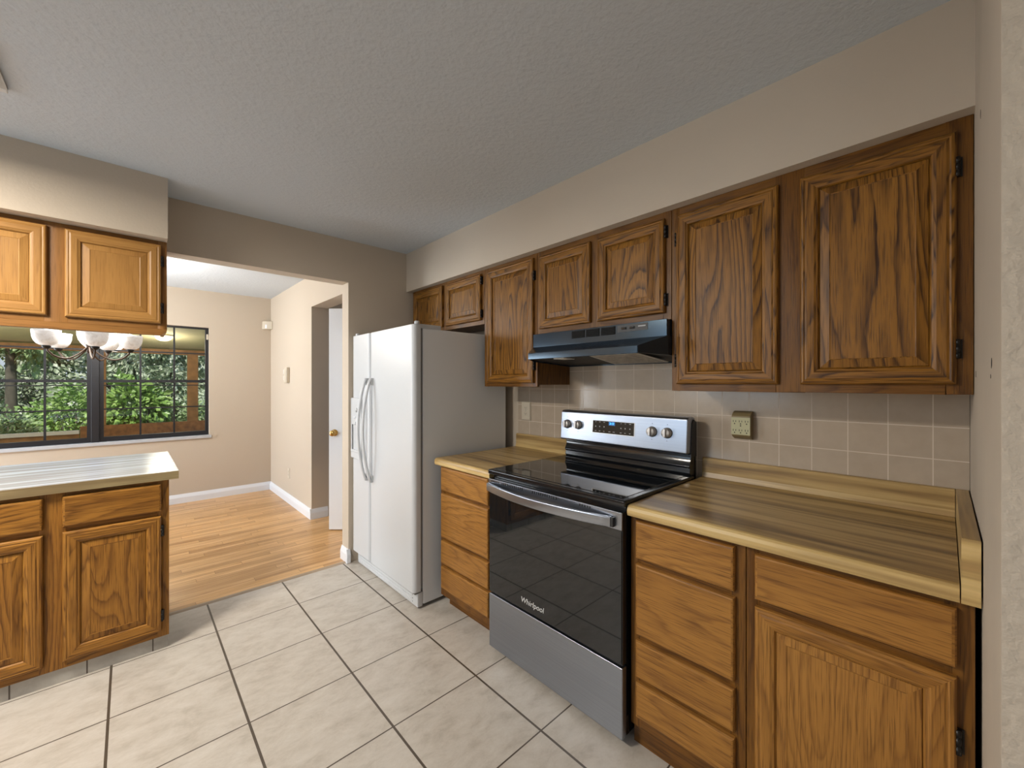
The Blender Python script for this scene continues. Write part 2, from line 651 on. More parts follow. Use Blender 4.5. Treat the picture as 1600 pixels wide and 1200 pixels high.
def butcher(name, axis, tint=(1, 1, 1), dark=1, rough=.34):
    """butcher-block printed laminate, strips running along the axis"""
    m, n, l, p = new_mat(name)
    g = n.new('ShaderNodeNewGeometry')
    mp = n.new('ShaderNodeMapping')
    mp.inputs['Scale'].default_value = (20, .9, 20) if axis == 'y' else (.9, 20, 20)
    l.new(g.outputs['Position'], mp.inputs['Vector'])
    f1 = noise(n, l, mp.outputs[0], 1, 3, .55, .15)
    mp2 = n.new('ShaderNodeMapping')
    mp2.inputs['Scale'].default_value = (150, 5, 150) if axis == 'y' else (5, 150, 150)
    l.new(g.outputs['Position'], mp2.inputs['Vector'])
    f2 = noise(n, l, mp2.outputs[0], 1, 3, .6)
    t = tint
    c = ramp(n, l, f1, [(.36, (.175 * t[0] * dark, .104 * t[1] * dark, .040 * t[2] * dark)), (.465, (.335 * t[0], .212 * t[1], .080 * t[2])),
                        (.54, (.48 * t[0], .322 * t[1], .125 * t[2])), (.64, (.60 * t[0], .425 * t[1], .185 * t[2]))])
    c = mixc(n, l, math_(n, l, 'MULTIPLY', f2, .35), c, (.16 * t[0], .105 * t[1], .05 * t[2]))
    l.new(c, p.inputs['Base Color'])
    p.inputs['Roughness'].default_value = rough
    return m


M['butcher'] = butcher('butcher_block_laminate', 'y')
M['butcher_edge'] = butcher('butcher_block_light_edge', 'y', (1.25, 1.3, 1.32), 2.2)
M['butcher_x'] = butcher('butcher_block_cross', 'x', (1, 1, 1))
M['penin_top'] = butcher('peninsula_laminate_glare', 'x', (1.05, 1.7, 4.7), 2.1, rough=.2)  # whitish blue window glare painted into the laminate colour
M['penin_edge'] = butcher('peninsula_edge', 'x', (.72, .84, 1.1), 1.6)

# ------------------------------------------------------------------ the shell
ZC = 2.427
XW = 2.04          # right kitchen wall
YB = 3.08          # wall with the opening
YE = -.055         # short end wall by the camera
DX = 1.32          # dining right wall
DY = 5.90          # dining far wall
SOF = 2.11
XL = -2.4
struct('floor', MB().box(XL, -3.1, -.06, XW + .1, 3.105, 0), M['floor_tile'])
struct('floor_dining', MB().box(XL, 3.105, -.06, 2.9, DY + .12, 0.002), M['wood_floor'])
struct('trim_threshold', MB().prism([(.0, 3.085, 0), (.0, 3.10, .006), (.0, 3.115, .006), (.0, 3.125, 0.002)], (1.204, 0, 0)), plain('threshold_strip', (.36, .28, .2), .5))
struct('ceiling', MB().box(XL - .12, -3.2, ZC, 2.9, DY + .15, ZC + .1), M['ceil'])
struct('wall_right', MB().box(XW, -3.1, 0, XW + .1, YB + .12, ZC), M['wall'])
wb = MB()
wb.box(1.204, YB, 0, XW, YB + .12, ZC)
wb.box(.149, YB, SOF, 1.204, YB + .12, ZC)
struct('wall_back', wb, M['wall'])
struct('wall_soffit_right', MB().box(1.685, YE, SOF, XW, YB, ZC), M['wall'])
struct('wall_soffit_left', MB().box(XL, 2.80, SOF, .149, YB + .12, ZC), M['wall'])
we = MB().box(.926, YE - .125, 0, XW, YE, ZC)
struct('wall_end', we, plain('wall_paint_shaded', (.46, .40, .325), .8, bump=.15, bscale=60, var=.05))  # paint darkened to stand in for weaker light on this wall
struct('wall_end_face', MB().box(.921, YE - .125, 0, .926, YE, ZC), M['wall_tex'])
wl_ = MB()
for (y0, y1, z0, z1) in ((-3.1, -2.7, 0, ZC), (-2.7, -.8, 0, .35), (-2.7, -.8, 2.12, ZC), (-.8, 1.0, 0, ZC), (1.0, 1.4, 0, ZC), (1.4, 3.0, 0, 1.07), (1.4, 3.0, 2.3, ZC), (3.0, 4.85, 0, ZC), (4.85, 5.8, 2.1, ZC), (5.8, DY + .12, 0, ZC)):
    wl_.box(XL - .12, y0, z0, XL, y1, z1)
struct('wall_left', wl_, M['wall'])
wr_ = MB()
for (x0, x1, z0, z1) in ((XL - .12, XW + .1, 0, ZC),):
    wr_.box(x0, -3.2, z0, x1, -3.1, z1)
struct('wall_rear', wr_, M['wall'])
wd = MB()
WX0, WX1, WZ0, WZ1 = -1.19, .684, .728, 2.0
for (x0, x1, z0, z1) in ((XL, WX0, 0, ZC), (WX0, WX1, 0, WZ0), (WX0, WX1, WZ1, ZC), (WX1, DX + .155, 0, ZC)):
    wd.box(x0, DY, z0, x1, DY + .12, z1)
struct('wall_dining_far', wd, M['wall'])
wdr = MB()
wdr.box(DX, 4.31, 0, DX + .155, DY, ZC)
wdr.box(DX, YB + .12, SOF, DX + .155, 4.31, ZC)
struct('wall_dining_right', wdr, M['wall'])
wh = MB()
wh.box(DX + .155, 4.31, 0, 2.9, 4.41, ZC)
wh.box(2.8, YB + .12, 0, 2.9, 4.31, ZC)
struct('wall_hall', wh, M['wall'])


def baseboard(name, pts, h=.1, t=.016):
    mb = MB()
    for (a, b, nx, ny) in pts:
        a, b = Vector((*a, 0)), Vector((*b, 0))
        nn = Vector((nx, ny, 0))
        prof = [(0, 0), (t, 0), (t, h * .62), (t * .7, h * .78), (t * .45, h * .9), (t * .3, h), (0, h)]
        mb.prism([a + nn * q[0] + Vector((0, 0, q[1] + .002)) for q in prof], b - a)
    o = struct(name, mb, M['white_trim'])
    return o


baseboard('baseboard_dining_far', [((XL, DY), (DX, DY), 0, -1)])
baseboard('baseboard_dining_right', [((DX, 4.31), (DX, DY - .016), -1, 0), ((DX - .016, 4.31), (DX + .155, 4.31), 0, -1)])
baseboard('baseboard_back', [((1.204, YB), (1.204, YB + .12), -1, 0), ((1.188, YB), (1.215, YB), 0, -1)], t=.016)
struct('tile_backsplash', MB().box(XW - .007, YE + .001, .90, XW, 2.10, 1.63), M['wall_tile'])
# wall damage on the end wall
for i, (x, z, s) in enumerate(((1.43, 1.970, .013), (1.64, 1.372, .012), (1.10, 1.385, .013), (1.12, 1.362, .007))):
    mb = MB()
    pts = [(x + s * random.uniform(.3, .8) * math.cos(a), YE - .001, z + s * random.uniform(.4, 1) * math.sin(a)) for a in [k * .9 for k in range(7)]]
    mb.prism(pts, (0, .0016, 0))
    o = struct('trim_wall_chip', mb, M['chip'])

for nm, y0, y1, z0, z1 in (('window_2', 1.4, 3.0, 1.07, 2.3), ('fill_window_family', -2.7, -.8, .35, 2.12), ('fill_window_dining', 4.85, 5.8, 0.01, 2.1)):  # family room and dining frames surround added openings for the fill lamps
    mb = MB()
    mb.box(XL - .10, y0, z0, XL - .05, y0 + .05, z1)
    mb.box(XL - .10, y1 - .05, z0, XL - .05, y1, z1)
    mb.box(XL - .10, y0 + .05, z1 - .05, XL - .05, y1 - .05, z1)
    mb.box(XL - .10, y0 + .05, z0, XL - .05, y1 - .05, z0 + .05)
    ym = (y0 + y1) / 2
    mb.box(XL - .09, ym - .015, z0 + .05, XL - .06, ym + .015, z1 - .05)
    struct(nm, mb, M['white_trim'])

# ------------------------------------------------------------------ dining window
win = bpy.data.objects.new('window_1', None)
C.objects.link(win)
win.location = (WX0, DY + .05, WZ0)
WLOC['window_1'] = Vector(win.location)
win['kind'] = 'structure'
fy0, fy1 = DY + .045, DY + .10


def sash_unit(x0, x1):
    t = .03
    fr = MB()
    fr.box(x0, fy0, WZ0 + .02, x0 + t, fy1, WZ1)
    fr.box(x1 - t, fy0, WZ0 + .02, x1, fy1, WZ1)
    fr.box(x0 + t, fy0, WZ1 - .018, x1 - t, fy1, WZ1)
    fr.box(x0 + t, fy0, WZ0 + .02, x1 - t, fy1, WZ0 + .068)
    f = obj('window_frame', fr, M['bronze'], win)
    zb, zt = WZ0 + .068, WZ1 - .018
    zm = 1.372
    mr = MB()
    mr.box(x0 + t, fy0 + .006, zm - .012, x1 - t, fy1 - .01, zm + .016)
    mr.box(x0 + t, fy0 + .016, zm - .048, x1 - t, fy1 - .01, zm - .038)
    obj('meeting_rail', mr, M['bronze'], win)
    mu = MB()
    w = (x1 - x0 - 2 * t) / 3
    for k in (1, 2):
        xc = x0 + t + w * k
        mu.box(xc - .008, fy0 + .02, zb, xc + .008, fy0 + .04, zt)
    for z in (1.695, 1.082):
        mu.box(x0 + t, fy0 + .022, z - .007, x1 - t, fy0 + .038, z + .007)
    obj('muntin', mu, M['bronze'], win)
    obj('pane', MB().box(x0 + t, fy0 + .0285, zb, x1 - t, fy0 + .0315, zt), M['glass'], win)


XM = -.250
sash_unit(XM + .03, WX1)
sash_unit(WX0, XM - .03)
obj('mullion', MB().box(XM - .03, fy0 - .02, WZ0 + .02, XM + .03, fy1, WZ1), M['bronze'], win, bevel=.004)
obj('window_sill', MB().box(WX0 - .02, DY - .02, WZ0 - .012, WX1 + .02, fy1, WZ0 + .02), M['sill'], win, bevel=.003)
sens = thing('window_contact_sensor', 'small white contact sensor stuck on the upper right of the dark window frame', 'sensor', (WX1 - .012, fy0 - .009, 1.87))
obj('sensor_body', MB().box(WX1 - .022, fy0 - .016, 1.862, WX1 - .004, fy0 - .0005, 1.925), M['ivory'], sens, bevel=.003)
obj('sensor_magnet', MB().box(WX1 - .002, fy0 - .012, 1.87, WX1 - .0005, fy0 - .0005, 1.91), M['ivory'], sens)


# ------------------------------------------------------------------ cabinet builders
def hinge_on(parent, p, n, along, h=.055):
    """small black wrap hinge beside a door edge: p centre on the face frame, n outward normal, along = into the stile"""
    p, n, along = Vector(p), Vector(n), Vector(along)
    mb = MB()
    a = p - Vector((0, 0, h / 2))
    pts = [a, a + along * .012, a + along * .012 + n * .003, a + n * .003]
    mb.prism(pts, (0, 0, h))
    mb.lathe([(0, 0), (.0062, 0), (.0062, h * .3), (.0052, h * .3), (.0052, h * .36), (.0062, h * .36), (.0062, h * .66), (.0052, h * .66), (.0052, h * .7), (.0062, h * .7), (.0062, h), (0, h)],
             a + n * .010 + along * .002, (0, 0, 1), 12)
    return obj('hinge', mb, M['hinge'], parent)


DOORP = [(0, 0), (0, .013), (.004, .018), (.010, .0195), (.014, .0178), (.020, .020), (.040, .0195), (.046, .0165), (.050, .0155), (.054, .009)]
PANP = [(.053, .006), (.056, .0085), (.082, .0145), (.0845, .0132)]
PANB = [(.053, .007), (.056, .0105), (.080, .0125), (.0825, .0108)]
DRAWP = [(0, 0), (0, .013), (.003, .0175), (.008, .019)]


def door(parent, o, U, N, w, h, mat, hside=None, hz=(.14, .86), pm=None, name='door', fw=1.0):
    V = (0, 0, 1)
    sc = fw
    d = obj(name, MB().rings(o, U, V, N, w, h, [(a * sc, b) for a, b in DOORP], cap=False), mat, parent)
    # closing board behind the panel edge
    obj('panel', MB().rings(o, U, V, N, w, h, [(a * sc, b) for a, b in (PANB if mat == M['oak_base'] else PANP)], mode='v', back=True), pm or mat, d)
    if hside:
        Uv = Vector(U)
        for t in hz:
            if hside == 'hi':
                hinge_on(d, Vector(o) + Uv * w + Vector((0, 0, h * t)), N, Uv)
            else:
                hinge_on(d, Vector(o) + Vector((0, 0, h * t)), N, -Uv)
    return d


def drawer(parent, o, U, N, w, h, mat):
    return obj('drawer_front', MB().rings(o, U, (0, 0, 1), N, w, h, DRAWP, mode='u'), mat, parent)


def upper_right(label, y0, y1, z0, z1, doors, stiles, rail_b=.035, rail_t=.05, mats=('oak_frame', 'oak_upper'), group='oak wall cabinets along the right wall'):
    """wall cabinet on the right wall; doors: (ya, yb, za, zb, hinge) with ya<yb"""
    t = thing('wall_cabinet', label, 'cabinet', ((1.735 + XW - .008) / 2, (y0 + y1) / 2, z0), group)
    xb = XW - .0085
    mb = MB()
    mb.box(1.752, y0, z0 + .012, xb, y0 + .014, z1)
    mb.box(1.752, y1 - .014, z0 + .012, xb, y1, z1)
    mb.box(1.752, y0 + .014, z0 + .014, xb, y1 - .014, z0 + .024)
    mb.box(1.752, y0 + .014, z1 - .012, xb, y1 - .014, z1)
    mb.box(xb - .008, y0 + .014, z0 + .024, xb, y1 - .014, z1 - .012)
    obj('carcass', mb, M['oak_frame'], t)
    ff = MB()
    for a, b in stiles:
        ff.box(1.734, a, z0, 1.752, b, z1, (0, 0, 1))
    cuts = sorted(stiles)
    for (a0, a1), (b0, b1) in zip(cuts[:-1], cuts[1:]):
        ff.box(1.734, a1, z0, 1.752, b0, z0 + rail_b, (0, 1, 0))
        ff.box(1.734, a1, z1 - rail_t, 1.752, b0, z1, (0, 1, 0))
    obj('face_frame', ff, M[mats[0]], t, bevel=.0012, seg=1)
    for (ya, yb, za, zb, hs) in doors:
        # U runs towards -y so that the board reads left to right from the room
        door(t, (1.734, yb, za), (0, -1, 0), (-1, 0, 0), yb - ya, zb - za, M[mats[1]], hside=hs)
    return t


ZT = SOF
upper_right('dark oak wall cabinet with two wide doors right of the hood above the long worktop', YE + .007, .822, 1.318, ZT,
            [(.418, .797, 1.347, 2.074, 'lo'), (-.021, .351, 1.347, 2.070, 'hi')],
            [(YE + .0012, .0), (.340, .428), (.787, .822)])
upper_right('short dark oak wall cabinet with two doors directly above the black range hood', .824, 1.628, 1.632, ZT,
            [(1.248, 1.606, 1.662, 2.078, None), (.850, 1.205, 1.662, 2.078, 'hi')],
            [(.824, .862), (1.195, 1.258), (1.597, 1.628)])
upper_right('tall narrow oak wall cabinet with one door between the fridge and the range hood', 1.630, 2.112, 1.330, ZT,
            [(1.652, 2.074, 1.352, 2.084, 'hi')],
            [(1.630, 1.664), (2.064, 2.112)])
upper_right('short oak wall cabinet with two doors above the white fridge', 2.114, 3.055, 1.748, ZT,
            [(2.60, 3.02, 1.775, 2.088, None), (2.120 + .02, 2.56, 1.775, 2.086, 'hi')],
            [(2.114, 2.15), (2.55, 2.61), (3.01, 3.055)])

# ---- left wall cabinet above the peninsula
lu = thing('wall_cabinet', 'honey oak wall cabinet hanging above the peninsula in front of the dining window', 'cabinet', (-.8, 3.03, 1.608))
mb = MB()
XA, XB_ = -1.55, .149
mb.box(XB_ - .014, 2.898, 1.625, XB_, 3.19, ZT)
mb.box(XA, 2.898, 1.625, XA + .014, 3.19, ZT)
mb.box(XA + .014, 2.898, 1.632, XB_ - .014, 3.19, 1.644)
mb.box(XA + .014, 3.178, 1.644, XB_ - .014, 3.19, ZT)
mb.box(XA + .014, 2.898, ZT - .012, XB_ - .014, 3.178, ZT)
obj('carcass', mb, M['oak_honey_frame'], lu)
ff = MB()
st = [(XA, XA + .04), (-.69, -.62), (-.289, -.212), (.112, XB_)]
for a, b in st:
    ff.box(a, 2.88, 1.64, b, 2.898, ZT, (0, 0, 1))
for (a0, a1), (b0, b1) in zip(st[:-1], st[1:]):
    ff.box(a1, 2.88, ZT - .03, b0, 2.898, ZT, (1, 0, 0))
    ff.box(a1, 2.88, 1.64, b0, 2.898, 1.675, (1, 0, 0))
# bottom rail with a clipped corner at its free end
ff.prism([(XA, 2.88, 1.64), (XA, 2.88, 1.608), (XB_ - .022, 2.88, 1.608), (XB_, 2.88, 1.632), (XB_, 2.88, 1.64)], (0, .018, 0), (1, 0, 0))
obj('face_frame', ff, M['oak_honey_frame'], lu, bevel=.0012, seg=1)
for (xa, xb, hs) in ((-.222, .125, 'hi'), (-.64, -.279, None), (-1.53, -.68, None)):
    door(lu, (xa, 2.88, 1.668), (1, 0, 0), (0, -1, 0), xb - xa, 2.087 - 1.668, M['oak_honey'], hside=hs, hz=(.2, .8))


# ---- base cabinets, right wall
def base_right(label, y0, y1, stiles, fronts, toe_x, rails, z_top=.860, kick=True):
    t = thing('base_cabinet', label, 'cabinet', (1.70, (y0 + y1) / 2, 0), 'oak base cabinets along the right wall')
    xb = XW - .0085
    mb = MB()
    mb.box(1.392, y0, .09, xb, y0 + .016, z_top)
    mb.box(1.392, y1 - .016, .09, xb, y1, z_top)
    mb.box(1.392, y0 + .016, .09, xb, y1 - .016, .105)
    mb.box(xb - .008, y0 + .016, .105, xb, y1 - .016, z_top)
    obj('carcass', mb, M['oak_frame'], t)
    ff = MB()
    for a, b in stiles:
        ff.box(1.372, a, .082, 1.392, b, z_top, (0, 0, 1))
    ss = sorted(stiles)
    for (a0, a1), (b0, b1) in zip(ss[:-1], ss[1:]):
        for za, zb in rails:
            ff.box(1.372, a1, za, 1.392, b0, zb, (0, 1, 0))
    obj('face_frame', ff, M['oak_frame'], t, bevel=.001, seg=1)
    obj('toe_kick', MB().box(toe_x, y0 + .005, 0, toe_x + .02, y1, .089, (0, 1, 0)), M['oak_frame'], t)
    for kind, ya, yb, za, zb in fronts:
        if kind == 'drawer':
            drawer(t, (1.372, yb, za), (0, -1, 0), (-1, 0, 0), yb - ya, zb - za, M['oak_base'])
        else:
            door(t, (1.372, yb, za), (0, -1, 0), (-1, 0, 0), yb - ya, zb - za, M['oak_base'], hside='hi', hz=(.12, .74))
    return t


D4 = [(.846, .708), (.689, .430), (.408, .274), (.254, .126)]
RL = [(.082, .140), (.246, .284), (.400, .440), (.680, .716), (.838, .860)]
base_right('oak base cabinet of four stacked drawers right of the black and steel range', .418, .808,
           [(.418, .462), (.770, .808)], [('drawer', .446, .781, b, a) for a, b in D4], 1.395, RL)
base_right('oak base cabinet with one drawer front over a raised panel door by the end wall', YE + .010, .416,
           [(YE + .010, .002), (.380, .416)], [('drawer', -.017, .390, .708, .842), ('door', -.017, .390, .130, .686)], 1.395, [(.082, .145), (.670, .722), (.830, .860)])
base_right('narrow oak base cabinet of four drawers between the fridge and the range', 1.612, 2.085,
           [(1.612, 1.650), (2.035, 2.085)], [('drawer', 1.625, 2.062, b + .006, a + .008) for a, b in D4], 1.435, RL)

# ---- worktops
ZK = .903


def rounded_front(x0, x1, y0, y1, z0, z1):
    """slab running along y with a rolled front edge at x0; profile in xz"""
    r = (z1 - z0) / 2
    pr = [(x1, z0)]
    pr += [(x0 + .012, z0), (x0 + .003, z0 + .004), (x0, z0 + .012)]
    pr += [(x0, z1 - .018), (x0 + .003, z1 - .008), (x0 + .009, z1 - .002), (x0 + .018, z1)]
    pr += [(x1, z1)]
    return [(x, y0, z) for x, z in pr]


def slab(name, y0, y1, label, edge_rot=None):
    t = thing(name, label, 'worktop', (1.68, (y0 + y1) / 2, ZK - .042))
    xb = XW - .0085
    P = rounded_front(1.335, xb - .018, y0, y1, ZK - .042, ZK)
    fr = [p for p in P if p[0] < 1.36]
    obj('countertop', MB().prism([(1.354, y0, ZK - .042), (1.354, y0, ZK), (xb - .018, y0, ZK), (xb - .018, y0, ZK - .042)], (0, y1 - y0, 0)), M['butcher'], t)
    e = MB().prism(fr + [(1.354, y0, ZK), (1.354, y0, ZK - .042)], (0, y1 - y0, 0))
    obj('front_edge', e, M['butcher_edge'], t)
    # upstand with a rounded top edge
    u = [(xb - .018, y0, ZK - .042), (xb - .018, y0, ZK + .084), (xb - .015, y0, ZK + .090), (xb - .009, y0, ZK + .092), (xb, y0, ZK + .092), (xb, y0, ZK - .042)]
    obj('upstand', MB().prism(u, (0, y1 - y0, 0)), M['butcher'], t)
    cv = [(xb - .024, y0, ZK + .0001), (xb - .018, y0, ZK + .022), (xb - .018, y0, ZK + .0001)]
    obj('cove_strip', MB().prism(cv, (0, y1 - y0, 0)), M['butcher_edge'], t)
    return t


wt = slab('worktop', YE + .034, .803, 'long butcher block laminate worktop right of the range, against the end wall')
ss = MB()
ss.prism([(1.333, YE + .003, ZK - .034), (1.333, YE + .003, ZK + .108), (XW - .0085, YE + .003, ZK + .092), (XW - .0085, YE + .003, ZK - .034)], (0, .029, 0), (1, 0, 0))
obj('side_upstand', ss, M['butcher_x'], wt, bevel=.0015)
obj('end_cap', MB().box(1.3315, YE + .003, ZK - .036, 1.3335, YE + .032, ZK + .107), M['butcher_edge'], wt)
slab('worktop', 1.590, 2.100, 'short butcher block laminate worktop between the range and the white fridge')

# ------------------------------------------------------------------ peninsula
pc = thing('peninsula_cabinet', 'honey oak peninsula base cabinet with drawers over doors and a tiled toe kick', 'cabinet', (-.8, 3.0, 0))
mb = MB()
PX0 = -2.39
mb.box(.134, 2.745, .07, .150, 3.30, .860)
mb.box(PX0, 3.284, .0, .134, 3.30, .860)
mb.box(PX0, 2.745, .07, .134, 3.284, .085)
obj('carcass', mb, M['oak_penin'], pc)
ff = MB()
ps = [(PX0, PX0 + .05), (-1.36, -1.27), (-.82, -.74), (-.288, -.205), (.106, .150)]
for a, b in ps:
    ff.box(a, 2.725, .066, b, 2.745, .860, (0, 0, 1))
for (a0, a1), (b0, b1) in zip(ps[:-1], ps[1:]):
    for za, zb in ((.066, .11), (.665, .715), (.832, .860)):
        ff.box(a1, 2.725, za, b0, 2.745, zb, (1, 0, 0))
obj('face_frame', ff, M['oak_penin'], pc, bevel=.001, seg=1)
obj('toe_kick', MB().box(PX0, 2.736, 0, .146, 2.75, .066), M['skirting_tile'], pc)
obj('toe_return', MB().box(.134, 2.75, 0, .146, 3.284, .07), M['skirting_tile'], pc)
for (xa, xb, hs) in ((-.2175, .119, 'hi'), (-.75, -.276, None), (-1.28, -.81, None)):
    drawer(pc, (xa, 2.725, .705), (1, 0, 0), (0, -1, 0), xb - xa, .842 - .705, M['oak_penin'])
    door(pc, (xa, 2.725, .100), (1, 0, 0), (0, -1, 0), xb - xa, .680 - .100, M['oak_penin'], hside=hs, hz=(.13, .87), fw=1.05)
pt = thing('peninsula_worktop', 'glossy laminate worktop with window glare in its colour on the peninsula below the dining window', 'worktop', (-1.1, 3.1, .861))
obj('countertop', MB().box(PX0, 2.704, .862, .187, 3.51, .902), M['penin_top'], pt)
obj('front_edge', MB().box(PX0, 2.70, .8615, .187, 2.704, .9015), M['penin_edge'], pt)

# ------------------------------------------------------------------ refrigerator
FY0, FY1 = 2.150, 3.052
FX = 1.222
fz0, fz1 = .105, 1.702
fr = thing('refrigerator', 'white side by side refrigerator with ice dispenser and curved handles', 'refrigerator', (1.6, 2.6, 0))
obj('cabinet_body', MB().box(FX + .068, FY0 + .004, .02, 1.965, FY1 - .004, 1.682), M['fridge_side'], fr, bevel=.006)
obj('gasket', MB().box(FX + .052, FY0 + .012, .12, FX + .0675, FY1 - .012, 1.68), M['gasket'], fr)
obj('base_grille', MB().box(FX + .03, FY0 + .004, .012, FX + .0675, FY1 - .03, .098), M['fridge'], fr, bevel=.006)
for k in range(3):
    obj('grille_slat', MB().box(FX + .026, FY0 + .06, .03 + k * .02, FX + .031, FY1 - .06, .038 + k * .02), M['fridge'], fr)


def fdoor(y0, y1):
    """door slab with well rounded front vertical edges"""
    r = .026
    prof = [(FX + .052, y0)]
    for k in range(7):
        a = math.pi / 2 * k / 6
        prof.append((FX + r - r * math.sin(a), y0 + r - r * math.cos(a)))
    for k in range(7):
        a = math.pi / 2 * k / 6
        prof.append((FX + r - r * math.cos(a), y1 - r + r * math.sin(a)))
    prof.append((FX + .052, y1))
    mb = MB()
    mb.prism([(x, y, fz0) for x, y in prof], (0, 0, fz1 - fz0))
    return mb


YS = 2.748
for nm, a, b in (('fresh_food_door', FY0, YS - .003), ('freezer_door', YS + .003, FY1)):
    d = obj(nm, fdoor(a, b), M['fridge'], fr, bevel=.003)
    hy = YS - .046 if nm == 'fresh_food_door' else YS + .032
    N = 26
    path = []
    for k in range(N + 1):
        t = k / N
        z = .672 + (1.386 - .672) * t
        path.append((FX - .012 - .058 * math.sin(math.pi * t) ** .75, hy, z))
    # flattened bar swept along the bow
    hb = MB()
    hb.sweep(path, lambda i: [(.010 * math.cos(a), .0125 * math.sin(a), 0) for a in [2 * math.pi * q / 12 for q in range(12)]])
    h = obj('handle', hb, M['fridge'], d)
    for p in h.data.polygons:
        p.use_smooth = True
    for za, zb in ((.672, .72), (1.338, 1.386)):
        obj('handle_foot', MB().box(FX - .012, hy - .012, za, FX + .003, hy + .012, zb), M['fridge_grey'], d, bevel=.003)
    if nm == 'freezer_door':
        dp = MB()
        y0, y1, z0, z1 = 2.872, 3.050, .80, 1.243
        x0 = FX - .012
        dp.box(x0, y0, z0, FX + .002, y0 + .022, z1)
        dp.box(x0, y1 - .018, z0, FX + .002, y1, z1)
        dp.box(x0, y0 + .022, 1.045, FX + .002, y1 - .018, z1)
        dp.box(x0, y0 + .022, z0, FX + .002, y1 - .018, z0 + .05)
        ds = obj('dispenser', dp, M['fridge'], fr, bevel=.004)
        rc = MB().box(FX - .0025, y0 + .022, z0 + .05, FX + .001, y1 - .018, 1.045)
        obj('recess', rc, M['fridge_grey'], ds)
        obj('selector_dial', MB().lathe([(0, 0), (.017, 0), (.015, .006), (0, .007)], (x0, 2.945, 1.155), (-1, 0, 0), 20), M['fridge_grey'], ds)
        for yy, zz in ((2.935, 1.085), (2.975, 1.10), (2.965, 1.06)):
            obj('button', MB().lathe([(0, 0), (.010, 0), (.009, .004), (0, .005)], (x0, yy, zz), (-1, 0, 0), 14), M['white_trim'], ds)
        obj('drip_tray', MB().box(x0 - .006, y0 + .01, z0 + .045, FX, y1 - .01, z0 + .062), M['fridge'], ds, bevel=.003)
for yc, y0, y1, ln_ in ((FY0 + .02, FY0 + .012, FY0 + .055, .15), (FY1 - .02, FY1 - .055, FY1 - .012, .12)):
    obj('hinge_cap', MB().lathe([(0, 0), (.016, 0), (.016, .018), (.012, .022), (0, .022)], (FX + .035, yc, fz1), (0, 0, 1), 16), M['fridge'], fr)
    obj('hinge_cover', MB().box(FX + .05, y0, 1.682, FX + .05 + ln_, y1, 1.708), M['fridge'], fr, bevel=.002)
obj('bottom_hinge', MB().box(FX + .012, FY0 + .006, .095, FX + .064, FY0 + .05, .104), M['gasket'], fr)
for xx, yy in ((FX + .1, FY0 + .06), (1.9, FY0 + .06), (FX + .1, FY1 - .06), (1.9, FY1 - .06)):
    obj('foot', MB().lathe([(0, 0), (.018, 0), (.018, .02), (0, .02)], (xx, yy, 0), (0, 0, 1), 12), M['dark'], fr)

# ------------------------------------------------------------------ range
RY0, RY1 = .816, 1.579
RX = 1.325
rg = thing('kitchen_range', 'stainless and black electric range with glass cooktop between the two worktops', 'stove', (1.66, 1.2, 0))
obj('oven_body', MB().box(RX + .03, RY0 + .004, .03, 1.985, RY1 - .004, .893), M['black_enamel'], rg)
dr = obj('storage_drawer', MB().box(RX, RY0, .030, RX + .029, RY1, .296), M['steel'], rg, bevel=.004)
od = obj('oven_door', MB().box(RX + .002, RY0, .304, RX + .029, RY1, .872), M['black_enamel'], rg, bevel=.003)
obj('door_glass', MB().box(RX - .001, RY0 + .004, .310, RX + .003, RY1 - .004, .806), M['black_glass'], od, bevel=.0015)
bd = MB()
bd.box(RX - .004, RY0, .806, RX + .003, RY1, .872)
band = obj('door_band', bd, M['steel'], od, bevel=.002)
for g0, n_, w_ in ((1.335, 12, .012), (1.13, 12, .012), (1.50, 5, .008), (.955, 5, .008)):
    for k in range(n_):
        y = g0 + k * .0125
        obj('vent_slot', MB().box(RX - .0048, y, .862 - w_ / 2, RX - .003, y + .006, .862 + w_ / 2), M['dark'], od)
N = 28
path = []
for k in range(N + 1):
    t = k / N
    y = RY1 - .004 - (RY1 - RY0 - .044) * t
    path.append((RX - .012 - .050 * math.sin(math.pi * t) ** .85, y, .8335))
hb = MB()
hs = [(-.006, -.019), (-.0085, -.014), (-.0085, .014), (-.006, .019), (.006, .019), (.006, -.019)]
hb.sweep(path, lambda i: [(a, 0, b) for a, b in hs])
hd = obj('handle', hb, M['steel'], od, bevel=.001)
obj('handle_mount', MB().box(RX - .020, RY0 + .028, .816, RX - .003, RY0 + .040, .851), M['dark'], od, bevel=.002)
obj('handle_mount', MB().box(RX - .018, RY1 - .012, .816, RX - .003, RY1 - .002, .851), M['dark'], od, bevel=.002)


def text_mesh(name, txt, size, m, loc, rot, parent, ext=.0006, shear=0):
    cu = bpy.data.curves.new(name, 'FONT')
    cu.body = txt
    cu.size = size
    cu.align_x = 'CENTER'
    cu.align_y = 'CENTER'
    cu.extrude = ext
    cu.shear = shear
    t = bpy.data.objects.new(name + '_tmp', cu)
    C.objects.link(t)
    bpy.context.view_layer.update()
    me = bpy.data.meshes.new_from_object(t)
    bpy.data.objects.remove(t)
    me.materials.clear()
    me.materials.append(m)
    o = bpy.data.objects.new(name, me)
    C.objects.link(o)
    o.parent = parent
    o.location = Vector(loc) - WLOC[parent.name]
    o.rotation_euler = rot
    WLOC[o.name] = Vector(loc)
    return o


ROT_X = (R(90), 0, R(-90))      # lettering that faces the room from the right wall
text_mesh('logo', 'Whirlpool', .034, M['logo'], (RX - .0017, 1.277, .352), ROT_X, od, .0005, .15)
